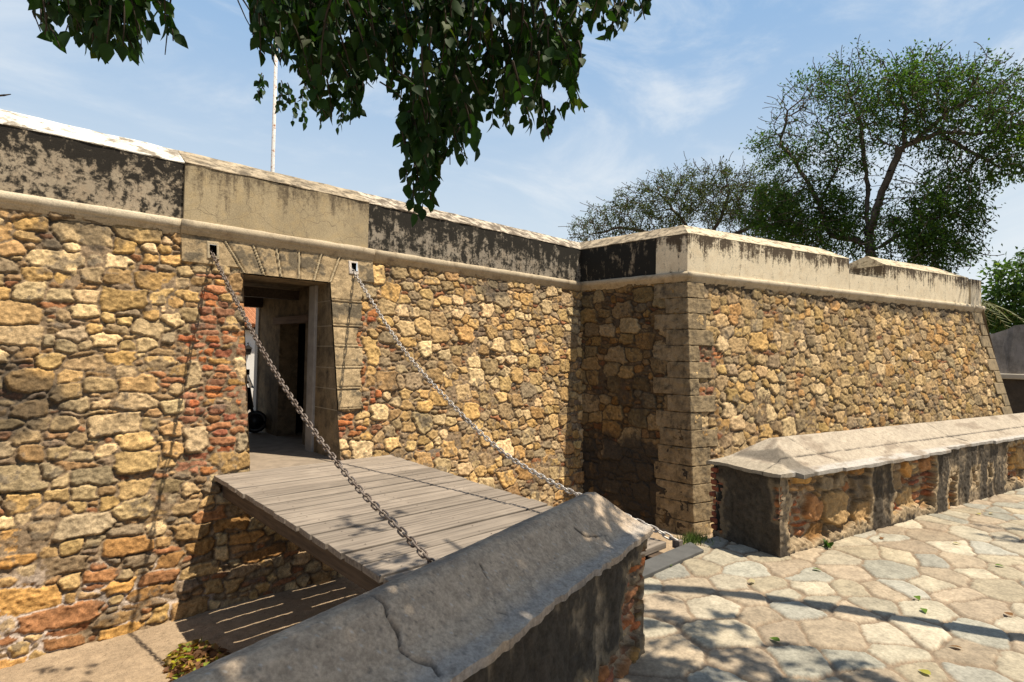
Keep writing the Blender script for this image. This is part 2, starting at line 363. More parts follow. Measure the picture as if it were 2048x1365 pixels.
# cut stone round the gate
lab = np.zeros((ny, nx), int)
jt = [(2.306, 3.09, 2.552, 2.66), (2.676, 3.09, 2.815, 2.66), (3.002, 3.09, 3.054, 2.66), (3.338, 3.09, 3.31, 2.66), (3.68, 3.09, 3.54, 2.66), (3.981, 3.09, 3.796, 2.66)]
def xline(j, z): return j[0]+(j[2]-j[0])*(j[1]-z)/(j[1]-j[3])
an = fbm(ny, nx, 26, R1, 5); an2 = fbm(ny, nx, 5, R1, 3)
ash = np.array([.36, .265, .15])*(1+.3*an2[..., None])
ash = mix(ash, (.085, .072, .052), sm(an+.5*an2, .0, .5)*.85)
band = (Z > 2.66+np.where((X < 2.5) | (X > 3.86), .075, 0)) & (Z < 3.2) & (X > 1.78) & (X < 4.56)
idx = np.zeros((ny, nx), int); dist = np.full((ny, nx), 9.)
for k, j in enumerate(jt):
    xl = xline(j, Z); idx += (X > xl); dist = np.minimum(dist, np.abs(X-xl))
ha = .050+.006*an2+.004*an
fil = sm(.016-dist, 0, .006); grv = sm(.034-dist, 0, .006)*(1-fil)
hv = ha-.020*grv+.012*fil
cv = mix(ash, (.50, .40, .25), fil*.9); cv = mix(cv, (.06, .045, .03), grv*.55)
h = np.where(band, hv, h); col = np.where(band[..., None], cv, col); lab[band] = 10+idx[band]
zc = [.74, 1.05, 1.365, 1.69, 2.0, 2.385, 2.66]; xr = [4.18, 4.21, 4.26, 4.20, 4.29, 4.31]
for k in range(6):
    edge = xr[k]+.03*an2+.02*an
    m = (X > 3.785) & (X < edge) & (Z >= zc[k]) & (Z < zc[k+1]) & ~band
    if k == 5: m = (X > 3.785) & (X < edge) & (Z >= zc[k]) & (Z < 2.74) & ~band
    d_ = np.minimum(np.abs(Z-zc[k]), np.abs(Z-zc[k+1])) if k < 5 else np.abs(Z-zc[k])
    f_ = sm(.014-d_, 0, .006); g_ = sm(.03-d_, 0, .006)*(1-f_)
    cj = mix(mix(ash*1.05, (.46, .36, .22), f_*.6), (.08, .06, .04), g_*.5)
    h = np.where(m, .052+.007*an2-.014*g_+.010*f_, h); col = np.where(m[..., None], cj, col); lab[m] = 20+k
# chain sockets
for k, (a, b, c, d, cc) in enumerate([(2.075, 2.231, 2.805, 3.045, (.36, .29, .19)), (4.12, 4.287, 2.83, 3.05, (.52, .46, .40))]):
    m = (X > a) & (X < b) & (Z > c) & (Z < d); h = np.where(m, .066, h); col = np.where(m[..., None], np.array(cc)*(1+.15*an2[..., None]), col); lab[m] = 30+k
    o_ = (X > a+.03) & (X < b-.035) & (Z > c+.035) & (Z < d-.045); lab[o_] = -1
lab[(X > 2.534) & (X < 3.79) & (Z > -.02) & (Z < 2.655)] = -1
lab[Z > 3.2] = -1
flab = lab[:-1, :-1].copy()
P = np.stack([X, -dz(Z)-.98*h, Z+.196*h], -1)
# jagged brick edge of the left jamb
parts = {0: ('stone_facing', M_STONE, None)}
for k in range(7): parts[10+k] = ('voussoir', M_STONE, None)
for k in range(6): parts[20+k] = ('jamb_block', M_STONE, None)
parts[30] = ('chain_socket', M_STONE, 'dull stone chain socket left of the gate'); parts[31] = ('chain_socket', M_STONE, 'white rimmed chain socket right of the gate')
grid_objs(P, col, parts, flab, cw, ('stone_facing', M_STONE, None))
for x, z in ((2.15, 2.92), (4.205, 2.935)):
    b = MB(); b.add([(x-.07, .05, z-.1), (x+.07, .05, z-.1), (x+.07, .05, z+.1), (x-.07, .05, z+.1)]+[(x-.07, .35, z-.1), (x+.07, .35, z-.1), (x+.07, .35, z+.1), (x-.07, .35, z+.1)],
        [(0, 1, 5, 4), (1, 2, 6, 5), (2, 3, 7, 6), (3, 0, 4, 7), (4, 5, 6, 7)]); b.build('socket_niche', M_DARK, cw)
# gateway: jambs, soffit, post, passage
def wallY(z): return -dz(z)
rv = MB(); n = 12
for k in range(n):
    z0, z1 = -.05+2.72*k/n, -.05+2.72*(k+1)/n
    for x, s in ((2.536, 1), (3.79, -1)):
        ye = .62 if s > 0 else .36
        rv.add([(x, wallY(z0)-.035, z0), (x, ye, z0), (x, ye, z1), (x, wallY(z1)-.035, z1)], [(0, 1, 2, 3)])
rv.add([(2.5, wallY(2.66)-.03, 2.657), (3.82, wallY(2.66)-.03, 2.657), (3.82, .6, 2.657), (2.5, .6, 2.657)], [(0, 1, 2, 3)])
rv.build('gate_reveal', M_ASHD, cw)
jl = MB()
for z in zc[:6]: jl.add([(3.787, wallY(z)-.03, z-.007), (3.787, .355, z-.007), (3.787, .355, z+.007), (3.787, wallY(z)-.03, z+.007)], [(0, 1, 2, 3)])
jl.build('reveal_joint', m_plain('joint_mortar', (.40, .33, .22)), cw)
b = MB(); b.box(3.745, 3.86, .36, .60, .0, 2.655); b.build('gate_post', M_POST, cw, bevel=.008)
b = MB(); b.box(2.36, 3.99, .10, .62, 2.662, 2.80); b.box(2.36, 3.95, 1.5, 1.66, 2.50, 2.66); b.box(2.36, 3.95, 3.3, 3.5, 2.46, 2.72); b.build('ceiling_beam', M_BEAM, cw)
b = MB(); b.box(1.9, 4.6, .62, 3.6, 2.72, 3.0); b.box(2.0, 2.36, .62, 3.45, -.3, 2.72); b.build('passage_lining', M_INNER, cw)
b = MB(); X3 = 3.95
b.box(X3, X3+.35, .37, 1.19, -.3, 2.72); b.box(X3, X3+.35, 2.35, 3.42, -.3, 2.72); b.box(X3, X3+.35, 1.19, 2.35, 2.12, 2.72); b.build('passage_wall', M_INNER, cw)
b = MB(); b.box(X3-.03, X3+.10, 1.05, 2.62, 2.10, 2.23); b.build('door_lintel', m_wood('inner_lintel_wood', (.20, .13, .09), (.10, .06, .04), 1.2, 30, 1), cw)
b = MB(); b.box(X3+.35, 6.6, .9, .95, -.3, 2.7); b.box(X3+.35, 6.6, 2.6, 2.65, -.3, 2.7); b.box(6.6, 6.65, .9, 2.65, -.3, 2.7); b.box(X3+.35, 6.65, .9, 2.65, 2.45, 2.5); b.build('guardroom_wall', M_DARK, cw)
b = MB(); b.box(X3-.03, X3+.36, 3.43, 3.60, .0, 2.6); b.build('white_pilaster', m_plain('grey_limewash', (.55, .52, .48), .9, .1, 4), cw)
b = MB(); b.box(2.0, 6.6, -.55, 12.5, -.4, .024); b.build('gate_floor', M_FLOORST, cw)

# ------------------------------------------------------------------ cornice, parapet and coping, swept along the plan with mitred corners
def off(p, m, d): return np.asarray(p)+np.asarray(m)*d
def sect(name, mat, parent, ends, prof, bevel=0, label=None, segs=1, close=True):
    """prof = [(d,z)] seen from the near end; ends = [(point, direction of +d)] two or more"""
    b = MB(); k = len(prof); fine_ = []
    for (p0, m0), (p1, m1) in zip(ends, ends[1:]):
        n_ = max(int(np.linalg.norm(np.asarray(p1)-p0)/.16), 1); fine_ += [(np.asarray(p0)*(1-t)+np.asarray(p1)*t, np.asarray(m0)*(1-t)+np.asarray(m1)*t) for t in [i/n_ for i in range(n_)]]
    ends = fine_+[ends[-1]]; jr = random.Random(len(name)+len(ends)); ja = {'coping': .007, 'cornice': .004}.get(name, .003)
    vs = [(*off(p, m, d+jr.uniform(-ja, ja)), z+jr.uniform(-ja, ja)*(.3 if z < 3.31 and name == 'parapet' else 1)) for p, m in ends for d, z in prof]
    fs = []
    for i in range(len(ends)-1):
        for j in range(k if close else k-1):
            fs.append((i*k+j, i*k+(j+1) % k, (i+1)*k+(j+1) % k, (i+1)*k+j))
    if close: fs += [tuple(range(k-1, -1, -1)), tuple((len(ends)-1)*k+j for j in range(k))]
    b.add(vs, fs); o = b.build(name, mat, parent, bevel=bevel, smooth=(name == 'cornice'))
    if label: o['label'] = label
    return o
def corn(pr): return [(-.30, 3.30), (-.06+pr, 3.305), (-.015+pr, 3.30), (.004+pr, 3.275), (.012+pr, 3.245), (.006+pr, 3.21), (-.012+pr, 3.180), (-.020+pr, 3.176), (-.020+pr, 3.150), (-.032+pr, 3.146), (-.036+pr, 3.118), (-.052+pr, 3.112), (-.058+pr, 3.085), (-.30, 3.08)]
def body(pr, zt=4.04, zr=4.335): return [(-.06+pr, 3.302), (-.06+pr, zt), (-.95, zt), (-.95, 3.302)]
def cope(pr, zt=4.04): return [(-.058+pr, zt+.002), (-.058+pr, zt+.016), (-.50, zt+.295), (-.56, zt+.30), (-.95, zt+.20), (-.95, zt+.002)]
px = lambda x: (np.array([x, 0.]), NC)
cC = (PC, MC); cF = (PF, MF); cE = (PE, ME)
fl = PC*.28+PF*.72
def face_at(s): return (PF+RD*s, NR)
for nm, e, pr, mt in (('cornice', [px(-1.6), px(1.77)], 0, M_CORNB), ('cornice', [px(1.775), px(4.56)], .022, M_CORN), ('cornice', [px(4.565), cC], 0, M_CORN)):
    sect(nm, mt, cw, e, corn(pr))
sect('parapet', M_MOULD, cw, [px(-1.6), px(1.795)], body(0), label='black blotched plaster parapet left of the gate panel')
sect('parapet', M_PANEL, cw, [px(1.80), px(4.46)], body(.035), label='plain ochre parapet panel over the gate', bevel=.008)
sect('parapet', M_MOULD2, cw, [px(4.465), cC], body(0), label='black streaked parapet right of the gate panel')
sect('coping', M_WHITE, cw, [px(-1.6), px(1.80)], cope(.006), bevel=.012, label='bright whitewashed coping at the left end')
sect('coping', M_COPE, cw, [px(1.802), px(4.46)], cope(.040), bevel=.012)
sect('coping', M_WHITE2 if 'M_WHITE2' in globals() else M_COPE, cw, [px(4.462), cC], cope(.006), bevel=.012)

# ================================================================== bastion
ba = thing('bastion', 'projecting stone bastion with cream parapet, embrasure and cut stone corner', 'bastion', (float(PF[0]), float(PF[1]), -1.5))
R2 = np.random.default_rng(5)
for which in ('flank', 'face'):
    rs = .0135 if which == 'flank' else .02
    Ws = 3.35 if which == 'flank' else 12.6
    pre = []
    if which == 'face':
        X0, Z0 = 0, -1.65
        bricks([(.2, 1.85), (.75, 1.85), (.8, 1.55), (.2, 1.5)], bw=(.1, .2)); bricks([(.25, 1.1), (.5, 1.1), (.45, .8), (.25, .8)], bw=(.1, .2))
        cl = [(40, (.38, .5), (.28, .38), 'face', .08, lambda x, y: x < 3), (500, (.23, .32), (.18, .27), 'face', .10, None), (12000, (.13, .24), (.11, .19), 'face', .18, None), (6000, (.08, .15), (.07, .12), 'face', .2, None), (6000, (.08, .2), (.03, .05), 'sliver', .12, None)]
    else:
        cl = [(400, (.30, .48), (.22, .36), 'tan', .07, None), (700, (.20, .32), (.14, .24), 'tan', .1, None), (1500, (.10, .2), (.08, .14), 'low', .14, None), (3500, (.08, .24), (.03, .055), 'sliver', .08, None)]
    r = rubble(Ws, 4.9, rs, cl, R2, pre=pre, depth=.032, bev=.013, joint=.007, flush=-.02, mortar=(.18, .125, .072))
    if which == 'flank': r['col'] = r['col']*.40  # flank stones darkened all over: shade painted into the colour
    S = r['X']; Z = r['Y']-1.65; h = r['h']; col = r['col']; ny, nx = S.shape
    gn = fbm(ny, nx, .8/rs, R2, 5); g2 = fbm(ny, nx, .2/rs, R2, 4, 1.6)
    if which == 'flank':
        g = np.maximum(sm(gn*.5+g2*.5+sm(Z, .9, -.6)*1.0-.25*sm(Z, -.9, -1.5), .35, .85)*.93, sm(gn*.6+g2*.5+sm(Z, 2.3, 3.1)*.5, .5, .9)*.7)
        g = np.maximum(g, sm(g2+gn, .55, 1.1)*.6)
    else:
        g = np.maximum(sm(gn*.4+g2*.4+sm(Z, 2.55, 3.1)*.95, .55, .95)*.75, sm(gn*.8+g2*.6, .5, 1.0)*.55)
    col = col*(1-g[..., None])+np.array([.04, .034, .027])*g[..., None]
    d = dz(Z)
    cx = PF[0]+MF[0]*d; cy = PF[1]+MF[1]*d
    D, N = (GD, NF) if which == 'flank' else (RD, NR)
    P = np.stack([cx+D[0]*S+N[0]*h*.98, cy+D[1]*S+N[1]*h*.98, Z+.196*h], -1)
    lab = np.zeros((ny, nx), int); lab[Z > 3.2] = -1
    if which == 'face': lab[S > 11.55+(.72-MF@RD)*d-.02] = -1
    lab[S < .06] = -1
    grid_objs(P, col, {0: ('stone_facing', M_STONE, 'mould blackened flank of rubble stone with shade painted in' if which == 'flank' else 'long sunlit face of small rubble stones')}, lab[:-1, :-1], ba, None)
M_QUOIN = m_plaster('dark_quoin_stone', (.33, .245, .14), (.07, .055, .038), .42, .4, .12, 0, .3, (.40, .29, .14), 5)  # corner quoins: darker cut stone with dark blotches
TX = bpy.data.textures.new('erosion', 'CLOUDS'); TX.noise_scale = .11; TX.noise_depth = 4
def erode(o, lv=4, s=.035):
    m = o.modifiers.new('s', 'SUBSURF'); m.subdivision_type = 'SIMPLE'; m.levels = m.render_levels = lv
    m = o.modifiers.new('d', 'DISPLACE'); m.texture = TX; m.texture_coords = 'GLOBAL'; m.strength = s; m.mid_level = .55
def quoin(zb, zt, lf, ls, pr, mat):
    b = MB(); rings = []
    for z in (zb, zt):
        d = dz(z)
        c = PF+MF*(d+pr); cf = PF+MF*d
        rings.append([(*c, z), (*(cf+RD*lf+NR*pr), z), (*(cf+RD*lf-NR*.15), z), (*(PF+MF*(d-.2)), z), (*(cf+GD*ls-NF*.15), z), (*(cf+GD*ls+NF*pr), z)])
    b.hexa(rings[0], rings[1]); erode(b.build('corner_quoin', mat, ba, bevel=.014))
z = 3.09
for k in range(15):
    hq = .309; lo = k >= 9
    quoin(z-hq+.007, z, (.42, .56)[k % 2]+R2.uniform(-.06, .08)-(.18 if k in (4, 6, 8) else 0), ((.72, .46)[k % 2] if not lo else R2.uniform(.55, .85))+R2.uniform(-.04, .04), .048+R2.uniform(-.006, .008), M_QUOIN)
    z -= hq
for k in range(13):                       # smaller blocks at the far corner
    zt = 3.08-k*.33; zb = zt-.315; lf = (.55, .32)[k % 2]; b = MB(); rings = []
    for z in (zb, zt):
        d = dz(z); c = PF+MF*d+RD*(11.55+(.72-MF@RD)*d+.03); rings.append([(*(c-RD*lf+NR*.055), z), (*(c+NR*.055), z), (*(c-NR*.6), z), (*(c-RD*lf-NR*.1), z)])
    b.hexa(rings[0], rings[1]); b.build('corner_quoin', M_ASH, ba, bevel=.015)
sect('cornice', M_CORN, ba, [cC, cF], corn(0)); sect('cornice', M_CORNB, ba, [cF, face_at(11.1)], corn(0)); sect('cornice', M_CORNB, ba, [face_at(11.13), face_at(11.72)], corn(0))
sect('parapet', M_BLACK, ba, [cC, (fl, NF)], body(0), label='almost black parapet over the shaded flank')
sect('parapet', M_CREAM, ba, [(fl, NF), cF, face_at(5.24)], body(.012), label='cream parapet from the corner to the embrasure', bevel=.006)
sect('coping', M_COPE, ba, [cC, cF], cope(.01), bevel=.012)
def hipped(ends, h0, h1, name='coping', mat=None):
    """sloped coping whose ridge starts/ends inset from its ends"""
    b = MB(); (pa, ma), (pb, mb) = ends; t = (pb-pa)/np.linalg.norm(pb-pa)
    def ring(p, m, s, zt): return [(*off(p, m, -.045), 4.042), (*off(p, m, -.045), 4.058), (*(off(p, m, -.50)+t*s), zt), (*(off(p, m, -.95)), 4.20 if s == 0 else 4.058), (*off(p, m, -.95), 4.042)]
    b.add(ring(pa, ma, h0, 4.335)+ring(pb, mb, -h1, 4.335), [(i, (i+1) % 5, 5+(i+1) % 5, 5+i) for i in range(5)]+[(4, 3, 2, 1, 0), (5, 6, 7, 8, 9)]); b.build(name, mat or M_COPEC, ba, bevel=.01)
M_COPEC = m_plaster('cream_coping', (.62, .53, .37), (.18, .135, .09), .40, .1, .08, .3, .08, (.66, .56, .40), 6)
hipped([cF, face_at(5.24)], 0, .42)
sect('embrasure_sill', M_CREAM, ba, [face_at(5.243), face_at(6.707)], [(-.048, 3.302), (-.048, 3.70), (-.95, 3.82), (-.95, 3.302)])
sect('parapet', M_CREAM, ba, [face_at(6.71), face_at(10.86)], body(.012), label='cream parapet beyond the embrasure, streaked black', bevel=.006)
hipped([face_at(6.71), face_at(10.86)], 0, .9)
sect('parapet', M_CREAM, ba, [face_at(10.98), face_at(11.58)], body(.012), label='short cream end block of the parapet')
sect('parapet', M_DARK, ba, [face_at(10.85), face_at(10.99)], [(-.12, 3.302), (-.12, 4.03), (-.9, 4.03), (-.9, 3.302)], label='dark joint before the end block')
b = MB(); b.add([(*off(PC, MC, -.5), 3.2), (*off(PF, MF, -.5), 3.2), (*off(PE, ME, -.5), 3.2), (23.5, 4.0, 3.2), (9.9, 4.0, 3.2)], [(0, 1, 2, 3, 4)]); b.build('terrace', M_FLOORST, ba)
b = MB(); e0 = PF+RD*11.6; rg = [(*(e0+NE*-.3+NR*.9), -1.6), (23.6, 4., -1.6), (9.9, 4., -1.6)]
b.add([(*(PF+RD*12.4+NR*.62), -1.6), (*(PF+RD*11.58-NR*.0), 3.25), (22.9, 4.0, 3.25), (23.8, 4.0, -1.6)], [(0, 1, 2, 3)]); b.build('end_face', M_ASHD, ba)
# ================================================================== ground
def sheet(name, mat, pts, z):
    b = MB(); b.add([(x, y, z) for x, y in pts], [tuple(range(len(pts)))]); o = b.build(name, mat); return tag(o, kind='structure')
sheet('ground', m_plain('dry_earth', (.27, .22, .15), .95, .3, .8), [(-400, -400), (400, -400), (400, 400), (-400, 400)], -1.75)
R3 = np.random.default_rng(21)
# moat floor: packed earth, slightly uneven
rs = .02; nx, ny = int(12.5/rs), int(6.2/rs)
Xg, Yg = np.meshgrid(-2.2+np.arange(nx)*rs, -6.3+np.arange(ny)*rs)
n1 = fbm(ny, nx, 40, R3, 6); n2 = fbm(ny, nx, 5, R3, 3)
hz = -1.53+.018*n1+.008*n2+.10*np.exp(-((Yg+.95)/.18)**2)*0+.07*sm(Xg, 6.5, 9.5)+.03*sm(.85-np.abs(Yg+1.0), .6, .85)*0
cg = np.array([.31, .23, .15])*(1+.16*n1[..., None]+.14*n2[..., None]); cg = mix(cg, (.30, .22, .14), sm(n1+.3*n2, .3, .8)*.6)
cg = mix(cg, (.16, .11, .07), (R3.random((ny, nx)) < .006)*.8)
tag(link('moat_floor', np_mesh('moat_floor', np.stack([Xg, Yg, hz], -1).reshape(-1, 3), np.stack([(i := np.arange(ny*nx).reshape(ny, nx))[:-1, :-1], i[:-1, 1:], i[1:, 1:], i[1:, :-1]], -1).reshape(-1, 4), np.clip(cg, .01, 1).reshape(-1, 3)), M_SAND), kind='structure')
# low wall frames: end corner, direction along, outward front normal
LE, LA, LN = np.array([2.66, -6.52]), np.array([-.967, -.254]), np.array([.254, -.967])
RE, RA, RN = np.array([4.78, -6.39]), np.array([.982, -.19]), np.array([-.19, -.982])
# plaza of irregular flagstones
rs = .013; PX0, PY0 = 1.9, -10.6
nx, ny = int(12.6/rs), int(5.0/rs)
X, Y = np.meshgrid(PX0+np.arange(nx)*rs, PY0+np.arange(ny)*rs)
seeds = []
for k in range(14000):                     # dart throwing with a changing radius gives big and small slabs
    q = np.array([PX0-.4+R3.random()*13.4, PY0-.4+R3.random()*5.8]); rad = .13+.23*R3.random()**1.25
    if all((q[0]-s_[0])**2*.65+(q[1]-s_[1])**2*1.4 > (.5*(rad+s_[2]))**2*1.25 for s_ in seeds): seeds.append((q[0], q[1], rad))
seeds = np.array(seeds)
wx = X+.024*vnoise(ny, nx, 18, R3)+.012*vnoise(ny, nx, 6, R3)+.006*vnoise(ny, nx, 3, R3); wy = Y+.024*vnoise(ny, nx, 18, R3)+.012*vnoise(ny, nx, 6, R3)+.006*vnoise(ny, nx, 3, R3)
e1 = np.full((ny, nx), 9.); lab_ = np.zeros((ny, nx), int)
for j0 in range(0, ny, 48):               # nearest seed and the distance to the closest bisector
    a, b_ = wx[j0:j0+48, :, None]-seeds[:, 0], wy[j0:j0+48, :, None]-seeds[:, 1]
    d2 = (a*a*.8+b_*b_*1.25-(.42*seeds[:, 2])**2).astype(np.float32)
    o2 = np.argpartition(d2, 3, -1)[..., :4]; dv = np.take_along_axis(d2, o2, -1); od = np.argsort(dv, -1); o2 = np.take_along_axis(o2, od, -1); dv = np.take_along_axis(dv, od, -1)
    sp = seeds[o2][..., :2]; ev = [(dv[..., k]-dv[..., 0])/(2*np.linalg.norm(sp[..., k, :]-sp[..., 0, :], axis=-1)+1e-6) for k in (1, 2, 3)]
    m_ = np.stack(ev, -1); e1[j0:j0+48] = -.009*np.log(np.exp(-np.clip(m_, 0, .35)/.009).sum(-1)); lab_[j0:j0+48] = o2[..., 0]
f1 = fbm(ny, nx, 34, R3, 6); f2 = fbm(ny, nx, 90, R3, 4); f3 = fbm(ny, nx, 5, R3, 3); vein = vnoise(ny, nx, 7, R3, .4)
jw = .009+.005*f1
st_ = sm(e1-jw, 0, .005); pal = np.array(PAL['flag'])*np.array([.99, .955, .90])
cs = pal[R3.integers(len(pal), size=len(seeds))]*R3.uniform(.80, 1.18, (len(seeds), 1)); tl = R3.normal(0, .006, (len(seeds), 2)); of_ = R3.normal(0, .002, len(seeds))
cc = cs[lab_]*(1+.13*f1[..., None]+.10*f3[..., None]+.07*vein[..., None]); cc = mix(cc, (.25, .185, .125), sm(f2+.6*f1, .3, .9)*.35); cl_ = sm(np.abs(vnoise(ny, nx, 26, R3, .22)+.25*f1), .035, .0)*sm(f2, -.2, .5); cc = mix(cc, (.12, .10, .08), cl_*.45)
cm = np.array([.215, .16, .108])*(1+.18*f3[..., None]+.15*f1[..., None])
col = np.clip(cm*(1-st_[..., None])+cc*st_[..., None], .01, 1)
hh = .012*st_*(1-.12*(1-sm(e1-jw, 0, .015)))-.003*cl_+st_*(of_[lab_]+tl[lab_, 0]*(X-seeds[lab_, 0])+tl[lab_, 1]*(Y-seeds[lab_, 1]))+.0016*f3+.0022*f1*st_
r = dict(h=hh)
ing = ((X-LE[0])*LN[0]+(Y-LE[1])*LN[1] > -.46); ing2 = ((X-RE[0])*RN[0]+(Y-RE[1])*RN[1] > -.60)
ok = np.where(X < 2.66, ing, np.where(X < 4.66, Y < -5.76, ing2))
flag = np.where(ok, 0, -1); 
P = np.stack([X, Y, r['h']-.012+.004*f2], -1)
for o in grid_objs(P, col, {0: ('plaza', M_FLAG, None)}, flag[:-1, :-1], None, None).values(): tag(o, kind='structure')
sheet('plaza_base', m_plain('mortar_bed', (.28, .225, .165), .95, .25, 2), [(-6, -30), (30, -30), (30, -12.8), tuple(RE+RA*20-RN*.3), tuple(RE-RN*.3), (4.6, -5.77), (2.5, -5.77), tuple(LE-LN*.3), tuple(LE+LA*9-LN*.3)], -.022)
b = MB()
pts = [tuple(LE+LA*9-LN*.44), tuple(LE-LN*.44), (2.5, -5.77), (4.64, -5.77), tuple(RE-RN*.60), tuple(RE+RA*20-RN*.60)]
for p, q in zip(pts, pts[1:]): b.add([(*p, -1.75), (*q, -1.75), (*q, -.023), (*p, -.023)], [(0, 1, 2, 3)])
tag(b.build('moat_retaining_wall', M_ASHD), 'rough stone face holding up the paved forecourt beside the moat', 'retaining wall')
b = MB(); b.hexa([(2.3, -5.93, -.02), (4.40, -5.93, -.02), (4.50, -5.75, -.02), (2.3, -5.76, -.02)], [(2.3, -5.93, .022), (4.40, -5.93, .022), (4.50, -5.75, .022), (2.3, -5.76, .022)])
tag(b.build('sill_slab', M_SLAB, bevel=.006), 'flat grey slab at the foot of the drawbridge', 'slab')

# ================================================================== the two low walls
def mould(ny, nx, rs, amt, rng):
    a = fbm(ny, nx, .35/rs, rng, 6); s = fbm(ny, nx, .10/rs, rng, 4, 3.5); f = fbm(ny, nx, .03/rs, rng, 3)
    base = np.array([.40, .31, .205])*(1+.18*f[..., None]+.2*a[..., None]); base = mix(base, (.30, .17, .09), sm(f+a*.6, .3, .9)*.5)
    dk = np.array([.036, .031, .025])*(1+.5*f[..., None]+.4*s[..., None]); m = sm(a*.6+s*.45+f*.22+amt, -.25, .5)*.93
    return base*(1-m[..., None])+np.clip(dk, .012, 1)*m[..., None], a, s, f
def wall_face(name, parent, E0, A, N, W, H, bays, rng, rs, amt, brickzones, label=None, seed_classes=None, recess=.095):
    pre = []
    for (x0, x1, z0, z1) in brickzones:
        z = z0
        while z < z1:
            hh = rng.uniform(.045, .06); x = x0-rng.uniform(0, .08)
            while x < x1: w = rng.uniform(.10, .24); pre.append((x+w/2, z+hh/2, w/2-.003, hh/2-.003, rng.normal(0, .05), 'brick' if rng.random() < .85 else 'tan')); x += w+.008
            z += hh+.01
    cl = seed_classes or [(60, (.24, .36), (.16, .26), 'low', .15, None), (200, (.14, .24), (.08, .15), 'low', .2, None), (500, (.08, .22), (.04, .06), 'brick', .06, None), (900, (.05, .12), (.03, .05), 'sliver', .2, None)]
    r = rubble(W, H, rs, cl, rng, pre=pre, depth=.06, bev=.015, joint=.006, warp=.010, flush=-.6, mortar=(.33, .24, .15))
    X, Z, ny, nx = r['X'], r['Y'], r['ny'], r['nx']
    c, a, s, f = mould(ny, nx, rs, amt, rng)
    sd = np.full((ny, nx), 9.)
    for (x0, x1, z0, z1) in bays: sd = np.minimum(sd, np.maximum(np.abs(X-(x0+x1)/2)-(x1-x0)/2, np.abs(Z-(z0+z1)/2)-(z1-z0)/2))
    wob = .055*fbm(ny, nx, .16/rs, rng, 4)+.02*f
    pl = sm(sd+wob, -.012, .012)
    rim = sm(.05-np.abs(sd+wob-.02), 0, .04)*pl
    c = mix(c, (.44, .33, .20), rim*(.75 if recess > .06 else .3))
    h = (r['h']-recess)*(1-pl)+(.012*a+.008*s+.005*f)*pl-.0*pl
    col = r['col']*(1-pl[..., None])+c*pl[..., None]
    P = np.stack([E0[0]+A[0]*X+N[0]*h, E0[1]+A[1]*X+N[1]*h, Z-.03], -1)
    o = grid_objs(P, col, {0: (name, M_LOWW, label)}, np.zeros((ny-1, nx-1), int), parent, None)[0]; return o
def wall_cope(parent, E0, A, N, L, zfun, lipf, width, rs, colf, rng, cracks=(), seg=60):
    nx = int((L+.06)/rs); ny = int((width+.16)/rs)
    a = -.05+np.arange(nx)*rs; v = np.linspace(0, 1, ny)
    Aa, Vv = np.meshgrid(a, v)
    f = fbm(ny, nx, .03/rs, rng, 3); g = fbm(ny, nx, .3/rs, rng, 5)
    lip = lipf(a, rng)[None]; Dd = lip*(1-Vv)+(-width-.04)*Vv
    Aa = Aa+(.010*g[:, :1])*(Aa < .0)
    z = zfun(Aa, Dd)+.0025*g+.0008*f
    col = colf(Aa, Dd, g, f)
    for pl, dp, wd in cracks:
        ds = np.full(Aa.shape, 9.)
        for p, q in zip(pl, pl[1:]):
            p, q = np.array(p), np.array(q); t = np.clip(((Aa-p[0])*(q-p)[0]+(Dd-p[1])*(q-p)[1])/np.dot(q-p, q-p), 0, 1)
            ds = np.minimum(ds, np.hypot(Aa-p[0]-t*(q-p)[0], Dd-p[1]-t*(q-p)[1]))
        ds = np.maximum(ds+.004*g+.003*f, 0); k = np.exp(-(ds/wd)**2); z = z-dp*k; col = mix(col, (.03, .026, .022), k*.9)
    P = np.stack([E0[0]+A[0]*Aa+N[0]*Dd, E0[1]+A[1]*Aa+N[1]*Dd, z], -1)
    # lip: fold the border down and back under
    def under(Q, dn, inw): R_ = Q.copy(); R_[:, 2] -= dn; R_[:, 0] += inw[0]; R_[:, 1] += inw[1]; return R_
    o = link('coping', np_mesh('coping', P.reshape(-1, 3), np.stack([(i := np.arange(ny*nx).reshape(ny, nx))[:-1, :-1], i[:-1, 1:], i[1:, 1:], i[1:, :-1]], -1).reshape(-1, 4), np.clip(col, .01, 1).reshape(-1, 3)), M_LOWW, parent)
    for k, (edge, inw, cc) in enumerate(((P[0], -N*.22, col[0]), (P[:, 0], A*.22, col[:, 0]))):
        th = .03+.006*vnoise(1, len(edge), 12, rng)[0]
        e1 = edge.copy(); e1[:, 2] -= th; e2 = under(e1, .01, inw); m = len(edge)
        V = np.concatenate([edge, e1, e2]); i = np.arange(m-1)
        F = np.concatenate([np.stack([i, i+1, i+1+m, i+m], -1), np.stack([i+m, i+1+m, i+1+2*m, i+2*m], -1)])
        link('coping_lip', np_mesh('coping_lip', V, F, np.clip(np.concatenate([cc*.95, cc*.8, cc*.5]), .01, 1), False), M_LOWW, o)
    return o
R4 = np.random.default_rng(33); M_BRICK = m_plain('old_brick', (.27, .085, .045), .9, .5, 9, .2, 0, (.12, .045, .03))
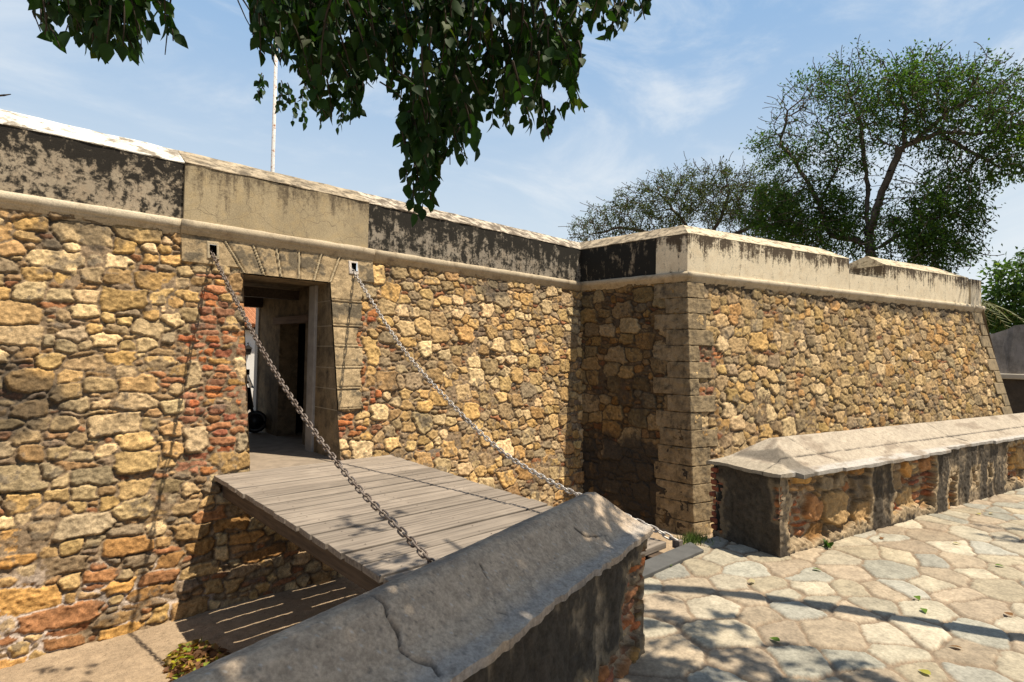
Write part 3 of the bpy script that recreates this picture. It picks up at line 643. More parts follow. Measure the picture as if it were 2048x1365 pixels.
# -- near wall, left of the path
lw = thing('low_wall', 'cracked grey low wall with broken brick end in the near foreground', 'low wall', (2.66, -6.52, 0))
def zl(a, d):
    z = np.interp(-d, [-.04, .03, .10, .20, .235, .29, .44, .50, .56], [.668, .690, .735, .838, .862, .852, .715, .68, .66])
    e = .672+np.clip(a+.05, 0, 1)*1.02
    k = .02; hmn = np.clip(.5+.5*(e-z)/k, 0, 1); return e*(1-hmn)+z*hmn-k*hmn*(1-hmn)
def lipl(a, rng): return .035+.007*vnoise(1, len(a), 40, rng)[0]+.006*vnoise(1, len(a), 7, rng)[0]+.003*vnoise(1, len(a), 3, rng)[0]
def coll(a, d, g, f):
    c = np.array([.45, .35, .25])*(1+.16*f[..., None]+.12*g[..., None]); pk = R4.random(f.shape); c = mix(c, (.13, .115, .095), (pk < .025)*.6); c = mix(c, (.52, .49, .44), (pk > .988)*.6); c = mix(c, (.15, .13, .11), sm(.10-np.abs(d+.27)+.08*g, .04, .13)*.75)
    c = mix(c, (.30, .29, .275), sm(.05-np.abs(d-.0)+.05*g, 0, .06)*.6); c = mix(c, (.12, .10, .085), sm(f+g*.5, .55, .9)*.4); return c
pn = np.cross(np.array([*LA, 0]), np.array([LN[0]*.195, LN[1]*.195, -.175])); pc = np.array([*(LE-LN*.05), .70])
def plan(px, py):
    q = at_plane(px, py, pc, pn)[:2]-LE; return (q@LA, q@LN)
crk = [plan(*p) for p in [(744, 1186), (769, 1209), (773, 1228), (794, 1257), (800, 1294), (831, 1321), (865, 1332), (876, 1368)]]
fine = [plan(*p) for p in [(1150, 1055), (1170, 1068), (1210, 1070), (1215, 1085)]]; fine2 = [plan(*p) for p in [(960, 1130), (985, 1175), (995, 1225), (1020, 1240)]]
wall_cope(lw, LE, LA, LN, 4.2, zl, lipl, .50, .007, coll, R4, cracks=[(crk, .032, .0058), (fine, .004, .004), (fine2, .004, .004)])
wall_face('front_face', lw, LE, LA, LN, 4.2, .70, [(-.05, .27, .10, .52), (.05, .80, .0, .20), (-.1, .06, .2, .6)], R4, .009, .68, [(.0, .30, .10, .52), (.2, .5, .12, .2), (.2, 1.8, .60, .70)], recess=.05)
wall_face('end_face', lw, LE, -LN, -LA, .47, .70, [(.0, .47, .1, .6)], R4, .01, .05, [(0, .47, .1, .6)], recess=.05)
b = MB(); b.hexa([(*(LE-LN*.47), 0), (*(LE-LN*.10-LA*-.05), 0), (*(LE+LA*4.2-LN*.10), 0), (*(LE+LA*4.2-LN*.47), 0)], [(*(LE-LN*.47), .67), (*(LE-LN*.10+LA*.05), .67), (*(LE+LA*4.2-LN*.10), .67), (*(LE+LA*4.2-LN*.47), .67)]); b.build('wall_core', M_BLACK, lw)
# -- far wall, right of the path
rw = thing('low_wall', 'sunlit low wall with pale sloped coping and exposed brick bays on the right', 'low wall', (4.78, -6.39, 0))
def zr_(a, d):
    z = np.interp(-d, [-.08, .04, .12, .33, .40, .62, .72], [.668, .70, .745, .895, .888, .70, .66])
    e = np.interp(a, [-.06, .10, .16, .46, .6], [.672, .712, .725, .90, 1.0]); return np.minimum(z, e)
def lipr(a, rng):
    n = vnoise(1, len(a), 60, rng)[0]; m = vnoise(1, len(a), 9, rng)[0]
    return np.where(a < .16, .02, np.where((a > 3.0) & (a < 5.2), .035, .085))+.012*np.sign(n)+.006*m
def colr(a, d, g, f):
    c = np.array([.38, .32, .245])*(1+.07*f[..., None]+.06*g[..., None]); c = mix(c, (.42, .40, .37), sm(d, -.03, .02)*.7)
    g2 = fbm(*g.shape, 30, R4, 5, .35); c = mix(c, (.24, .19, .14), sm(g2+.4*g+.35*sm(-d, .15, .3)*sm(a, 2.5, 5), .2, .7)*.8)
    c = mix(c, (.14, .12, .095), sm(.30-a+.5*(d+.3)+.05*g, 0, .05)*sm(a, .12, .2)*.85); c = mix(c, (.33, .28, .21), sm(.14-a, 0, .05)*.8); return c
cr1 = [(.62, -.33), (.70, -.2), (.92, -.06), (.95, .02)]; cr2 = [(1.9, -.33), (2.15, -.2), (2.2, -.1)]
wall_cope(rw, RE, RA, RN, 8.2, zr_, lipr, .66, .010, colr, R4, cracks=[(cr1, .006, .005), (cr2, .006, .005), ([(-.05, -.13), (.3, -.14), (8.2, -.135)], .005, .006), ([(3.4, -.33), (3.5, -.15), (3.75, -.05)], .006, .005)])
wall_face('front_face', rw, RE, RA, RN, 8.2, .70, [(.17, 1.44, .10, .66), (1.90, 2.78, .12, .66), (3.12, 3.3, .02, .38), (3.75, 3.9, .22, .38), (4.2, 4.3, .28, .40), (4.78, 6.1, .12, .62), (6.5, 7.8, .1, .6)], R4, .010, .40, [(.16, .36, .14, .42), (2.45, 2.75, .2, .45), (4.8, 5.0, .2, .5)],
          seed_classes=[(90, (.24, .36), (.18, .30), 'low', .25, lambda x, y: .1 < y < .5), (260, (.14, .26), (.09, .16), 'low', .2, None), (300, (.10, .22), (.045, .07), 'low', .06, None), (60, (.08, .16), (.045, .06), 'brick', .06, None), (1200, (.05, .12), (.03, .05), 'sliver', .2, None)])
wall_face('end_face', rw, RE, -RN, -RA, .66, .70, [(.57, .75, .06, .5), (-.05, .03, .35, .55)], R4, .009,   .62, [(.52, .7, .05, .52), (-.02, .08, .3, .55)], recess=.04)
b = MB(); b.hexa([(*(RE-RN*.63), 0), (*(RE-RN*.12+RA*.07), 0), (*(RE+RA*8.2-RN*.12), 0), (*(RE+RA*8.2-RN*.63), 0)], [(*(RE-RN*.63), .67), (*(RE-RN*.12+RA*.07), .67), (*(RE+RA*8.2-RN*.12), .67), (*(RE+RA*8.2-RN*.63), .67)]); b.build('wall_core', M_BLACK, rw)

for k in range(10):                       # broken brick courses sticking out at the back of the end
    w = R4.uniform(.05, .13); z0_ = .05+k*.058; p = RE-RN*(.60+R4.uniform(0, .03)); q = p-RN*w*.8
    b = MB(); l0, l1 = -R4.uniform(.0, .03), R4.uniform(.14, .22)
    b.hexa([(*(p+RA*l0), z0_), (*(p+RA*l1), z0_), (*(q+RA*l1), z0_), (*(q+RA*(l0+.02)), z0_)], [(*(p+RA*l0), z0_+.045), (*(p+RA*l1), z0_+.045), (*(q+RA*l1), z0_+.042), (*(q+RA*(l0+.015)), z0_+.04)])
    o = b.build('brick', M_BRICK, rw, bevel=.008); erode(o, 3, .02)
# ================================================================== drawbridge and chains
db = thing('drawbridge', 'weathered grey plank drawbridge crossing the moat to the gate', 'drawbridge', (3.3, -3.1, .03))
for k in range(17):
    y1 = -.57-.30*k; y0 = y1-.268; f = lambda y: (y+.57)/5.1
    xl = lambda y: 2.106+.05*f(y)+random.uniform(-.012, .012); xr_ = lambda y: 4.61+.30*f(y)+random.uniform(-.015, .015)
    z = .030+random.uniform(-.004, .004); tl = random.uniform(-.003, .003)
    b = MB(); a, c, d, e = xl(y0), xr_(y0), xr_(y1), xl(y1)
    b.hexa([(a, y0, z-.055), (c, y0, z-.055+tl), (d, y1, z-.055+tl), (e, y1, z-.055)], [(a, y0, z), (c, y0, z+tl), (d, y1, z+tl), (e, y1, z)])
    o = b.build('plank', M_TIMBER, db, bevel=.006); me = o.data
    nb = MB(); nb.v = [tuple(v.co) for v in me.vertices]; nb.f = [tuple(p.vertices) for p in me.polygons]; nf0 = len(nb.f)
    for xb in (2.29, 3.28, 4.12):
        for yy in (y0+.06, y1-.06):
            cx_, cy_ = xb+random.uniform(-.03, .03), yy+random.uniform(-.01, .01); n6 = [(cx_+.007*math.cos(t), cy_+.007*math.sin(t), z+max(tl, 0)+.0025) for t in [k_*1.047 for k_ in range(6)]]; nb.add(n6, [tuple(range(6))])
    me.clear_geometry(); me.from_pydata(nb.v, [], nb.f); me.materials.append(M_BEAM); me.polygons.foreach_set('material_index', [0]*nf0+[1]*(len(nb.f)-nf0)); me.update()
for x in (2.29, 3.28, 4.12):
    b = MB(); b.box(x-.09, x+.09, -5.70, -.45, -.25, -.028); b.build('bearer', M_BEAM, db, bevel=.01)
def link_mesh():
    b = MB(); n = 16; L, w, rr = .024, .0205, .0080; path = []
    for k in range(n):
        t = 2*math.pi*k/n; x, y = math.cos(t)*w, math.sin(t)*w; y += L*(1 if math.sin(t) > 1e-6 else -1 if math.sin(t) < -1e-6 else 0); path.append(Vector((x, y, 0)))
    rings = []
    for k in range(n):
        d = (path[(k+1) % n]-path[k-1]).normalized(); a = Vector((0, 0, 1)); bb = d.cross(a)
        rings.append([path[k]+(a*math.cos(2*math.pi*j/6)+bb*math.sin(2*math.pi*j/6))*rr for j in range(6)])
    b.add([v for r_ in rings for v in r_], [(k*6+j, k*6+(j+1) % 6, ((k+1) % n)*6+(j+1) % 6, ((k+1) % n)*6+j) for k in range(n) for j in range(6)])
    me = bpy.data.meshes.new('link'); me.from_pydata(b.v, [], b.f); me.update(); me.shade_smooth(); me.materials.append(M_IRON); return me
LM = link_mesh(); LM2 = LM.copy(); LM2.materials.clear(); LM2.materials.append(m_plain('dull_zinc', (.52, .49, .45), .42, .35, 14, .5, .25, (.24, .20, .17)))
def chain(label, pts, pitch=.0655, LM=LM):
    root = thing('chain', label, 'chain', pts[0], 'drawbridge chains')
    pts = [Vector(p) for p in pts]; seg = []
    for i in range(len(pts)-1):           # Catmull-Rom
        p0, p1, p2, p3 = pts[max(i-1, 0)], pts[i], pts[i+1], pts[min(i+2, len(pts)-1)]
        for k in range(24): t = k/24; seg.append(.5*((2*p1)+(p2-p0)*t+(2*p0-5*p1+4*p2-p3)*t*t+(3*p1-p0-3*p2+p3)*t**3))
    seg.append(pts[-1]); acc = 0; nxt = pitch*.5; k = 0
    rest = MB(); tot = sum((seg[i+1]-seg[i]).length for i in range(len(seg)-1)); n_all = int(tot/pitch)
    for i in range(len(seg)-1):
        d = seg[i+1]-seg[i]; l = d.length
        while nxt <= acc+l and l > 0:
            p = seg[i]+d*((nxt-acc)/l); q = d.normalized().to_track_quat('Y', 'Z').to_matrix().to_4x4()
            M = Matrix.Translation(p) @ q @ Matrix.Rotation(math.radians((45 if k % 2 else -45)+random.uniform(-9, 9)), 4, 'Y')
            if n_all-k <= 100:
                o = bpy.data.objects.new('link', LM); C.objects.link(o); o.parent = root; o.matrix_parent_inverse = Matrix.Translation(-Vector(root.location)); o.matrix_basis = M
            else: rest.add([M @ v.co for v in LM.vertices], [tuple(f.vertices) for f in LM.polygons])
            k += 1; nxt += pitch
        acc += l
    if rest.v: tag(rest.build('links', LM.materials[0], root, smooth=True), kind='stuff')
    e = seg[-1]; b = MB(); b.box(e.x-.03, e.x+.03, e.y-.05, e.y+.02, e.z-.06, e.z+.012); b.build('anchor_plate', M_IRON, root, bevel=.006)
chain('rusty chain running to the bridge from the dull socket left of the gate', [(2.15, .06, 2.93), (2.15, -.03, 2.868), (2.15, -1.597, 1.864), (2.15, -2.542, 1.312), (2.15, -3.511, .829), (2.15, -4.257, .532), (2.15, -4.85, .364), (2.15, -5.311, .22), (2.15, -5.62, .09)])
chain('pale grey chain running to the bridge from the white socket right of the gate', [(4.205, .06, 2.93), (4.203, -.01, 2.88), (4.2, -1.447, 1.722), (4.2, -2.641, 1.008), (4.2, -3.589, .55), (4.2, -4.358, .337), (4.21, -4.75, .265), (4.27, -5.43, .14), (4.35, -5.70, .05)], LM=LM2)

# ================================================================== inside the fort and beyond
hs = thing('courtyard_house', 'white courtyard house with orange tiled roof seen through the gate', 'house', (6.3, 11.7, 0))
b = MB(); b.box(3.5, 10, 11.7, 12.0, 0, 2.6); b.box(3.5, 3.7, 12.0, 14.4, 0, 2.6); b.box(9.8, 10, 12.0, 14.4, 0, 2.6); b.build('wall', M_LIME, hs)
b = MB()
for k in range(46):                       # rows of barrel tiles running down the slope
    x = 3.4+k*.15
    b.tube([(x, 11.38, 2.44), (x, 13.1, 3.17)], .085, 7)
b.hexa([(3.3, 11.4, 2.40), (10.2, 11.4, 2.40), (10.2, 13.1, 3.08), (3.3, 13.1, 3.08)], [(3.3, 11.4, 2.44), (10.2, 11.4, 2.44), (10.2, 13.1, 3.13), (3.3, 13.1, 3.13)])
rf_ = b.build('roof', M_TILE, hs); b = MB(); b.tube([(3.3, 13.1, 3.22), (10.2, 13.1, 3.22)], .1, 8); b.build('ridge_tiles', M_COPE, rf_)
b = MB(); b.box(3.4, 10.1, 11.48, 11.62, 2.28, 2.40); b.build('eave_beam', M_BEAM, hs)
ln = thing('wall_lantern', 'small black lantern on the white courtyard wall', 'lantern', (6.35, 11.6, 1.6))
b = MB(); b.hexa([(6.29, 11.54, 1.46), (6.41, 11.54, 1.46), (6.41, 11.66, 1.46), (6.29, 11.66, 1.46)], [(6.26, 11.51, 1.66), (6.44, 11.51, 1.66), (6.44, 11.69, 1.66), (6.26, 11.69, 1.66)]); b.hexa([(6.24, 11.49, 1.66), (6.46, 11.49, 1.66), (6.46, 11.69, 1.66), (6.24, 11.69, 1.66)], [(6.33, 11.57, 1.78), (6.37, 11.57, 1.78), (6.37, 11.61, 1.78), (6.33, 11.61, 1.78)])
b.build('lantern_body', M_DARK, ln); b = MB(); b.tube([(6.35, 11.7, 1.84), (6.35, 11.62, 1.86), (6.35, 11.59, 1.78)], .012, 6); b.build('bracket', M_DARK, ln)
# dark scooter parked at the inner end of the passage
sc = thing('motor_scooter', 'dark scooter with a pale blue windscreen parked inside the gateway', 'scooter', (3.35, 3.3, .03))
def S(x, y, z): return (3.2+x*.93+y*.1, 3.15+y-x*.25, .03+z)
MBK = m_plain('black_body_paint', (.018, .018, .020), .35, .2, 5, .5)
b = MB(); b.tube([S(-.75, 0, .62), S(-.5, 0, .70), S(-.15, 0, .72), S(.02, 0, .62)], [.07, .13, .14, .08], 10); b.build('seat', MBK, sc, smooth=True)
b = MB(); b.tube([S(-.8, 0, .45), S(-.45, 0, .5), S(-.05, 0, .45), S(.1, 0, .28), S(.35, 0, .27), S(.45, 0, .5), S(.42, 0, .86)], [.10, .17, .16, .10, .10, .13, .09], 10); b.build('body', MBK, sc, smooth=True)
for x in (-.55, .62):
    b = MB(); c = [S(x+.17*math.cos(t), 0, .21+.17*math.sin(t)) for t in [2*math.pi*k/18 for k in range(19)]]; b.tube(c, .05, 8, False); b.tube([S(x, -.03, .21), S(x, .03, .21)], .16, 14); b.build('wheel', MBK, sc, smooth=True)
b = MB(); b.tube([S(.62, 0, .21), S(.5, 0, .6), S(.42, 0, .92)], .03, 6); b.tube([S(.40, -.3, .98), S(.42, 0, .94), S(.40, .3, .98)], .02, 6); b.tube([S(.40, -.22, .98), S(.36, -.30, 1.16)], .01, 5); b.build('handlebar', MBK, sc, smooth=True)
b = MB(); b.tube([S(.36, -.31, 1.12), S(.36, -.31, 1.22)], .06, 8); b.build('mirror', MBK, sc, smooth=True)
b = MB(); b.hexa([S(.52, -.17, .86), S(.52, .17, .86), S(.54, .17, .86), S(.54, -.17, .86)], [S(.40, -.12, 1.18), S(.40, .12, 1.18), S(.415, .12, 1.18), S(.415, -.12, 1.18)]); b.build('windscreen', m_plain('pale_blue_plastic', (.30, .42, .52), .2, .1, 4, .5), sc)
# flagpole
fp = at_d(545, 343, 20.0); fb = thing('flagpole', 'thin flaking white flagpole rising behind the gate parapet', 'flagpole', (fp[0], fp[1], 0))
b = MB(); b.tube([(fp[0], fp[1], 0), (fp[0], fp[1], 5), (fp[0], fp[1], 12.5)], [.075, .066, .05], 12); b.build('pole', M_POLE, fb, smooth=True)
b = MB(); b.tube([(fp[0], fp[1], 12.5), (fp[0], fp[1], 12.58), (fp[0], fp[1], 12.66)], [.05, .1, .03], 10); b.build('finial', M_POLE, fb, smooth=True)
b = MB(); b.box(fp[0]-.3, fp[0]+.3, fp[1]-.3, fp[1]+.3, -.1, .3); b.build('base', M_FARW, fb)
# another bastion far off to the right
fw = thing('far_rampart', 'shaded grey rampart with a pale ledge behind the far bastion corner', 'rampart', (26, -6, -1.6))
a0, a1 = at_d(1900, 650, 27), at_d(2300, 640, 27)
dirx = (a1-a0)[:2]/np.linalg.norm((a1-a0)[:2]); nrm = np.array([-dirx[1], dirx[0]])*-1
if np.dot(nrm, CAMP[:2]-a0[:2]) < 0: nrm = -nrm
b = MB(); prof = [(0, 2.62), (.12, 2.66), (.25, 2.74), (.33, 2.9), (.36, 3.02), (.5, 3.1), (1, 3.25)]
LL = np.linalg.norm((a1-a0)[:2])
ft = [(a0[0]+dirx[0]*LL*t, a0[1]+dirx[1]*LL*t, z) for t, z in prof]
bk = [(p[0]-nrm[0]*1.5, p[1]-nrm[1]*1.5, p[2]) for p in ft]; bt = [(p[0]+nrm[0]*.5, p[1]+nrm[1]*.5, 1.3) for p in ft]
m = len(ft); b.add(ft+bk+bt, [(i, i+1, m+i+1, m+i) for i in range(m-1)]+[(2*m+i, 2*m+i+1, i+1, i) for i in range(m-1)]); b.build('upper_wall', M_FARW, fw)
b = MB(); q0, q1 = np.array(bt[0][:2]), np.array(bt[-1][:2]); b.hexa([(*(q0+nrm*.25), 1.12), (*(q1+nrm*.25), 1.12), (*(q1-nrm*.4), 1.12), (*(q0-nrm*.4), 1.12)], [(*(q0+nrm*.25), 1.3), (*(q1+nrm*.25), 1.3), (*(q1-nrm*.4), 1.3), (*(q0-nrm*.4), 1.3)]); b.build('ledge', M_LEDGE, fw, bevel=.03)
b = MB(); b.hexa([(*(q0+nrm*.6), -1.75), (*(q1+nrm*.6), -1.75), (*(q1-nrm*.4), -1.75), (*(q0-nrm*.4), -1.75)], [(*(q0+nrm*.1), 1.119), (*(q1+nrm*.1), 1.119), (*(q1-nrm*.4), 1.119), (*(q0-nrm*.4), 1.119)]); b.build('lower_wall', m_plaster('far_dark_stone', (.13, .10, .075), (.05, .042, .034), .5, .2, .2, 0, .3, (.14, .1, .06), 2), fw)
# ================================================================== vegetation
def sc_grow(nodes, par, attr, di, dk, step, iters, rng, bias=(0, 0, 0), jit=.25):
    nodes = [np.array(n, float) for n in nodes]; par = list(par)
    N = np.array(nodes); best = np.full(len(attr), 1e9); bi = np.zeros(len(attr), int)
    def upd(k0):
        nonlocal best, bi
        for k in range(k0, len(nodes)):
            d = np.linalg.norm(attr-nodes[k], axis=1); m = d < best; best[m] = d[m]; bi[m] = k
    upd(0); alive = np.ones(len(attr), bool)
    for it in range(iters):
        alive &= best > dk
        m = alive & (best < di)
        if not m.any(): break
        ids = np.unique(bi[m]); k0 = len(nodes)
        for i in ids:
            v = attr[m & (bi == i)]-nodes[i]; v = (v/np.linalg.norm(v, axis=1)[:, None]).sum(0); v = v/(np.linalg.norm(v)+1e-9)+rng.normal(0, jit, 3)+np.array(bias); v /= np.linalg.norm(v)+1e-9
            nodes.append(nodes[i]+v*step); par.append(i)
        upd(k0)
        if len(nodes) > 15000: break
    return np.array(nodes), np.array(par)
def skel_mesh(name, nodes, par, rtip, rroot, mat, parent, expo=2.4, sides=5, keep=None):
    n = len(nodes); ch = [[] for _ in range(n)]
    for i in range(1, n): ch[par[i]].append(i)
    w = np.zeros(n)
    for i in range(n-1, -1, -1): w[i] = sum(w[c] for c in ch[i]) if ch[i] else 1.0
    rad = rtip*w**(1/expo); rad = np.minimum(rad, rroot*(.35+.65*(w/w[0])**.25) if rroot else rad)
    d = np.zeros((n, 3)); d[1:] = nodes[1:]-nodes[par[1:]]; d[0] = (0, 0, 1); d /= np.linalg.norm(d, axis=1)[:, None]+1e-9
    up = np.tile(np.array([.31, .17, .93]), (n, 1)); a = np.cross(d, up); a /= np.linalg.norm(a, axis=1)[:, None]+1e-9; bb = np.cross(d, a)
    t = 2*np.pi*np.arange(sides)/sides
    V = nodes[:, None]+(a[:, None]*np.cos(t)[None, :, None]+bb[:, None]*np.sin(t)[None, :, None])*rad[:, None, None]
    k = np.arange(sides); k2 = (k+1) % sides; i = np.arange(1, n)
    F = np.stack([par[i][:, None]*sides+k, par[i][:, None]*sides+k2, i[:, None]*sides+k2, i[:, None]*sides+k], -1).reshape(-1, 4)
    return link(name, np_mesh(name, V.reshape(-1, 3), F), mat, parent), w
TV = np.array([(0, 0, 0), (0, .18, 0), (0, .42, 0), (0, .72, 0), (0, 1, 0), (.25, .16, .06), (.33, .40, .08), (.19, .72, .05), (-.25, .16, .06), (-.33, .40, .08), (-.19, .72, .05)], float)
TV[:, 2] -= .22*TV[:, 1]**2
TF = np.array([(0, 1, 5), (1, 2, 6), (1, 6, 5), (2, 3, 7), (2, 7, 6), (3, 4, 7), (0, 8, 1), (1, 9, 2), (1, 8, 9), (2, 10, 3), (2, 9, 10), (3, 10, 4)])
QV = np.array([(0, 0, 0), (.24, .45, .06), (0, 1, -.08), (-.24, .45, .06)], float); QF = np.array([(0, 1, 2, 3)])
def leaves(name, pos, dirs, size, cols, mat, parent, rng, detail=False, roll=1.2, flat=.0):
    n = len(pos); TVv, TFf = (TV, TF) if detail else (QV, QF)
    y = dirs/(np.linalg.norm(dirs, axis=1)[:, None]+1e-9); rv = rng.normal(0, 1, (n, 3)); up = np.tile([0, 0, 1.], (n, 1))*roll+rv
    x = np.cross(y, up); x /= np.linalg.norm(x, axis=1)[:, None]+1e-9; z = np.cross(x, y)
    V = pos[:, None]+size[:, None, None]*(x[:, None]*TVv[None, :, :1]+y[:, None]*TVv[None, :, 1:2]+z[:, None]*TVv[None, :, 2:3])
    F = (np.arange(n)[:, None, None]*len(TVv)+TFf[None]).reshape(-1, TFf.shape[1])
    me = np_mesh(name, V.reshape(-1, 3), F, np.repeat(cols, len(TVv), 0), detail)
    return link(name, me, mat, parent)
def ell(c, rad, n, rng):
    p = rng.normal(0, 1, (n, 3)); p /= np.linalg.norm(p, axis=1)[:, None]; return np.array(c)+p*(rng.random(n)**(1/2.4))[:, None]*np.array(rad)
def view_tree(name, label, blobs, limbs, D, rng, leafn, lsize, base, mat=M_BARKP, rtip=.010, rroot=.34, di=1.6, dk=.34, step=.22, colA=(.075, .125, .03), leafless=.0, group=None, bias=(0, 0, 0), cat='tree', spread=.16, dense=(), bare=0):
    """blobs: (px,py,rx,ry,depth offset,depth radius,n) lumps of crown as read off the photo at distance D; limbs: polylines (px,py,depth offset)"""
    def w3(px, py, dd=0): return at_d(px, py, D+dd)
    s = D/FPX*1.12
    att = np.concatenate([ell((0, 0, 0), (1, 1, 1), n, rng)*np.array([rx*s, dr, ry*s])[None] @ np.array([[CM[0, 0], CM[1, 0], 0], [CM[0, 1], CM[1, 1], 0], [0, 0, 1]])+w3(px, py, dd) for px, py, rx, ry, dd, dr, n in [(*q_[:6], int(q_[6]*1.5)) for q_ in blobs]])
    b0 = w3(*limbs[0][0]); b0[2] = base
    nodes = [b0]; par = [0]; first = {}
    for li, L in enumerate(limbs):
        pts = [w3(*q) for q in L]
        if li == 0: prev = 0
        else: prev = int(np.argmin([np.linalg.norm(nd-pts[0]) for nd in nodes]))
        for q in pts:
            st = nodes[prev]; k = max(int(np.linalg.norm(q-st)/(step*1.2)), 1)
            for j in range(1, k+1): nodes.append(st+(q-st)*j/k+rng.normal(0, .025, 3)); par.append(prev); prev = len(nodes)-1
    nodes, par = sc_grow(nodes, par, att, di, dk, step, 120, rng, bias)
    n0 = len(nodes); hasch = np.zeros(n0, bool); hasch[par[1:]] = True; ends = np.where(~hasch)[0]; cen = att.mean(0)
    if bare:                               # bare twigs reaching past the leaves
        ext, ep = [], []
        for i in rng.choice(ends, min(bare, len(ends)), False):
            d = nodes[i]-nodes[par[i]]; d /= np.linalg.norm(d)+1e-9; o = nodes[i]-cen; o /= np.linalg.norm(o)+1e-9; d = d*.6+o*.8+np.array([-.1, .1, .45])+rng.normal(0, .25, 3); p = nodes[i]; pi = i
            for k in range(rng.integers(2, 5)):
                d = d/np.linalg.norm(d)+rng.normal(0, .22, 3); p = p+d/np.linalg.norm(d)*step*.8; ext.append(p); ep.append(pi); pi = n0+len(ext)-1
        nodes = np.concatenate([nodes, ext]); par = np.concatenate([par, ep]).astype(int)
    root = thing(name, label, cat, tuple(b0), group)
    _, w = skel_mesh('trunk', nodes, par, rtip, rroot, mat, root)
    tips = np.where((w < 5) & (np.arange(len(w)) < n0))[0]; keepm = rng.random(len(tips)) > leafless; tips = tips[keepm]
    cl = fbm(1, len(nodes), 1, rng)[0]
    q = (nodes[tips]-CAMP) @ CM; qx = 1024+FPX*q[:, 0]/q[:, 1]; qy = 682.5-FPX*q[:, 2]/q[:, 1]; wt = np.clip(1+1.2*cl[tips], .25, 3)
    for ex, ey, erx, ery, ew in dense: wt = np.where(((qx-ex)/erx)**2+((qy-ey)/ery)**2 < 1, wt*ew, wt)
    idx = rng.choice(tips, leafn, p=wt/wt.sum()); pos = nodes[idx]+rng.normal(0, spread, (leafn, 3)); dr = nodes[idx]-nodes[par[idx]]; dr = dr/(np.linalg.norm(dr, axis=1)[:, None]+1e-9)+rng.normal(0, .7, (leafn, 3))+np.array([0, 0, -.35])
    c = np.array(colA)[None]*(rng.uniform(.55, 1.35, (leafn, 1))*(1+.4*cl[idx][:, None]))*np.array([1, 1, 1]); yl = rng.random(leafn) < .10; c[yl] = c[yl]*np.array([1.9, 1.45, .9])
    leaves('crown', pos, dr, rng.uniform(.7, 1.3, leafn)*lsize, np.clip(c, .005, 1), M_LEAF2, root, rng)
    return root
RT = np.random.default_rng(3)
view_tree('tree', 'tall spreading tree with grey limbs behind the bastion embrasure', 
  [(1760, 200, 150, 70, 0, 2.2, 420), (1880, 205, 130, 55, 0, 2.2, 380), (1980, 240, 80, 50, -.5, 1.6, 220), (2025, 275, 60, 55, -.5, 1.5, 200), (1640, 250, 90, 80, .5, 1.8, 260), (1570, 300, 55, 50, .5, 1.4, 130), (1690, 320, 80, 40, 0, 1.5, 110), (1800, 270, 130, 35, 0, 1.6, 120), (2000, 330, 60, 22, -.5, 1.2, 110), (1940, 325, 40, 20, 0, 1.0, 30), (1860, 430, 70, 55, -.8, 1.4, 300), (1850, 500, 80, 40, -.8, 1.3, 240), (1900, 350, 60, 30, 0, 1.0, 90), (1600, 400, 80, 45, .4, 1.4, 240), (1660, 470, 90, 45, .3, 1.4, 260), (1560, 440, 60, 40, .4, 1.2, 150), (1720, 420, 60, 60, .8, 1.2, 110)],
  [[(1745, 520, 0), (1738, 480, 0)], [(1738, 480, 0), (1732, 400, 0), (1728, 330, .2), (1722, 250, .3), (1700, 190, .3)], [(1738, 470, 0), (1760, 400, -.2), (1800, 300, -.3), (1825, 285, -.3), (1880, 265, -.4), (1950, 270, -.4), (2010, 260, -.5)], [(1806, 300, -.3), (1810, 230, 0), (1800, 170, .2)], [(1830, 283, -.3), (1900, 220, -.3), (1960, 190, -.4)], [(1880, 268, -.4), (1930, 300, -.4), (1990, 330, -.5)], [(1742, 490, 0), (1660, 470, .3), (1630, 390, .4), (1590, 320, .5), (1560, 290, .5), (1575, 220, .5)], [(1655, 455, .3), (1640, 410, .4), (1690, 300, .2)], [(1748, 500, 0), (1800, 470, -.5), (1870, 440, -.8)]],
  23., RT, 54000, .115, 2.6, dk=.27, step=.2, bare=900, leafless=.10, rroot=.22, colA=(.036, .074, .015), rtip=.0105, dense=[(1880, 450, 90, 80, 2.6), (1600, 430, 110, 70, 2.2), (2030, 300, 70, 80, 1.6), (1880, 190, 160, 60, 1.4), (1780, 370, 60, 60, .35), (1590, 230, 70, 60, .25)])
view_tree('tree', 'low wind-swept tree spreading behind the bastion corner', 
  [(1450, 395, 100, 55, 0, 2.4, 520), (1370, 400, 90, 55, 0, 2.2, 380), (1300, 420, 80, 48, 0, 2.2, 300), (1230, 450, 70, 40, 0, 1.8, 200), (1180, 465, 45, 30, 0, 1.4, 90), (1520, 420, 70, 60, 0, 2.2, 300), (1560, 470, 70, 40, 0, 2, 150)],
  [[(1400, 520, 0), (1400, 500, 0)], [(1400, 500, 0), (1310, 470, 0), (1240, 455, 0), (1180, 470, 0)], [(1400, 500, 0), (1370, 450, 0), (1330, 400, 0)], [(1400, 500, 0), (1440, 440, 0), (1460, 380, 0)], [(1400, 500, 0), (1490, 460, 0), (1540, 420, 0)]],
  30., RT, 28000, .115, 1.5, di=2.0, dk=.33, bare=800, step=.26, colA=(.046, .062, .026), rtip=.013, leafless=.25, rroot=.28, bias=(-.12, .10, .05), spread=.14)
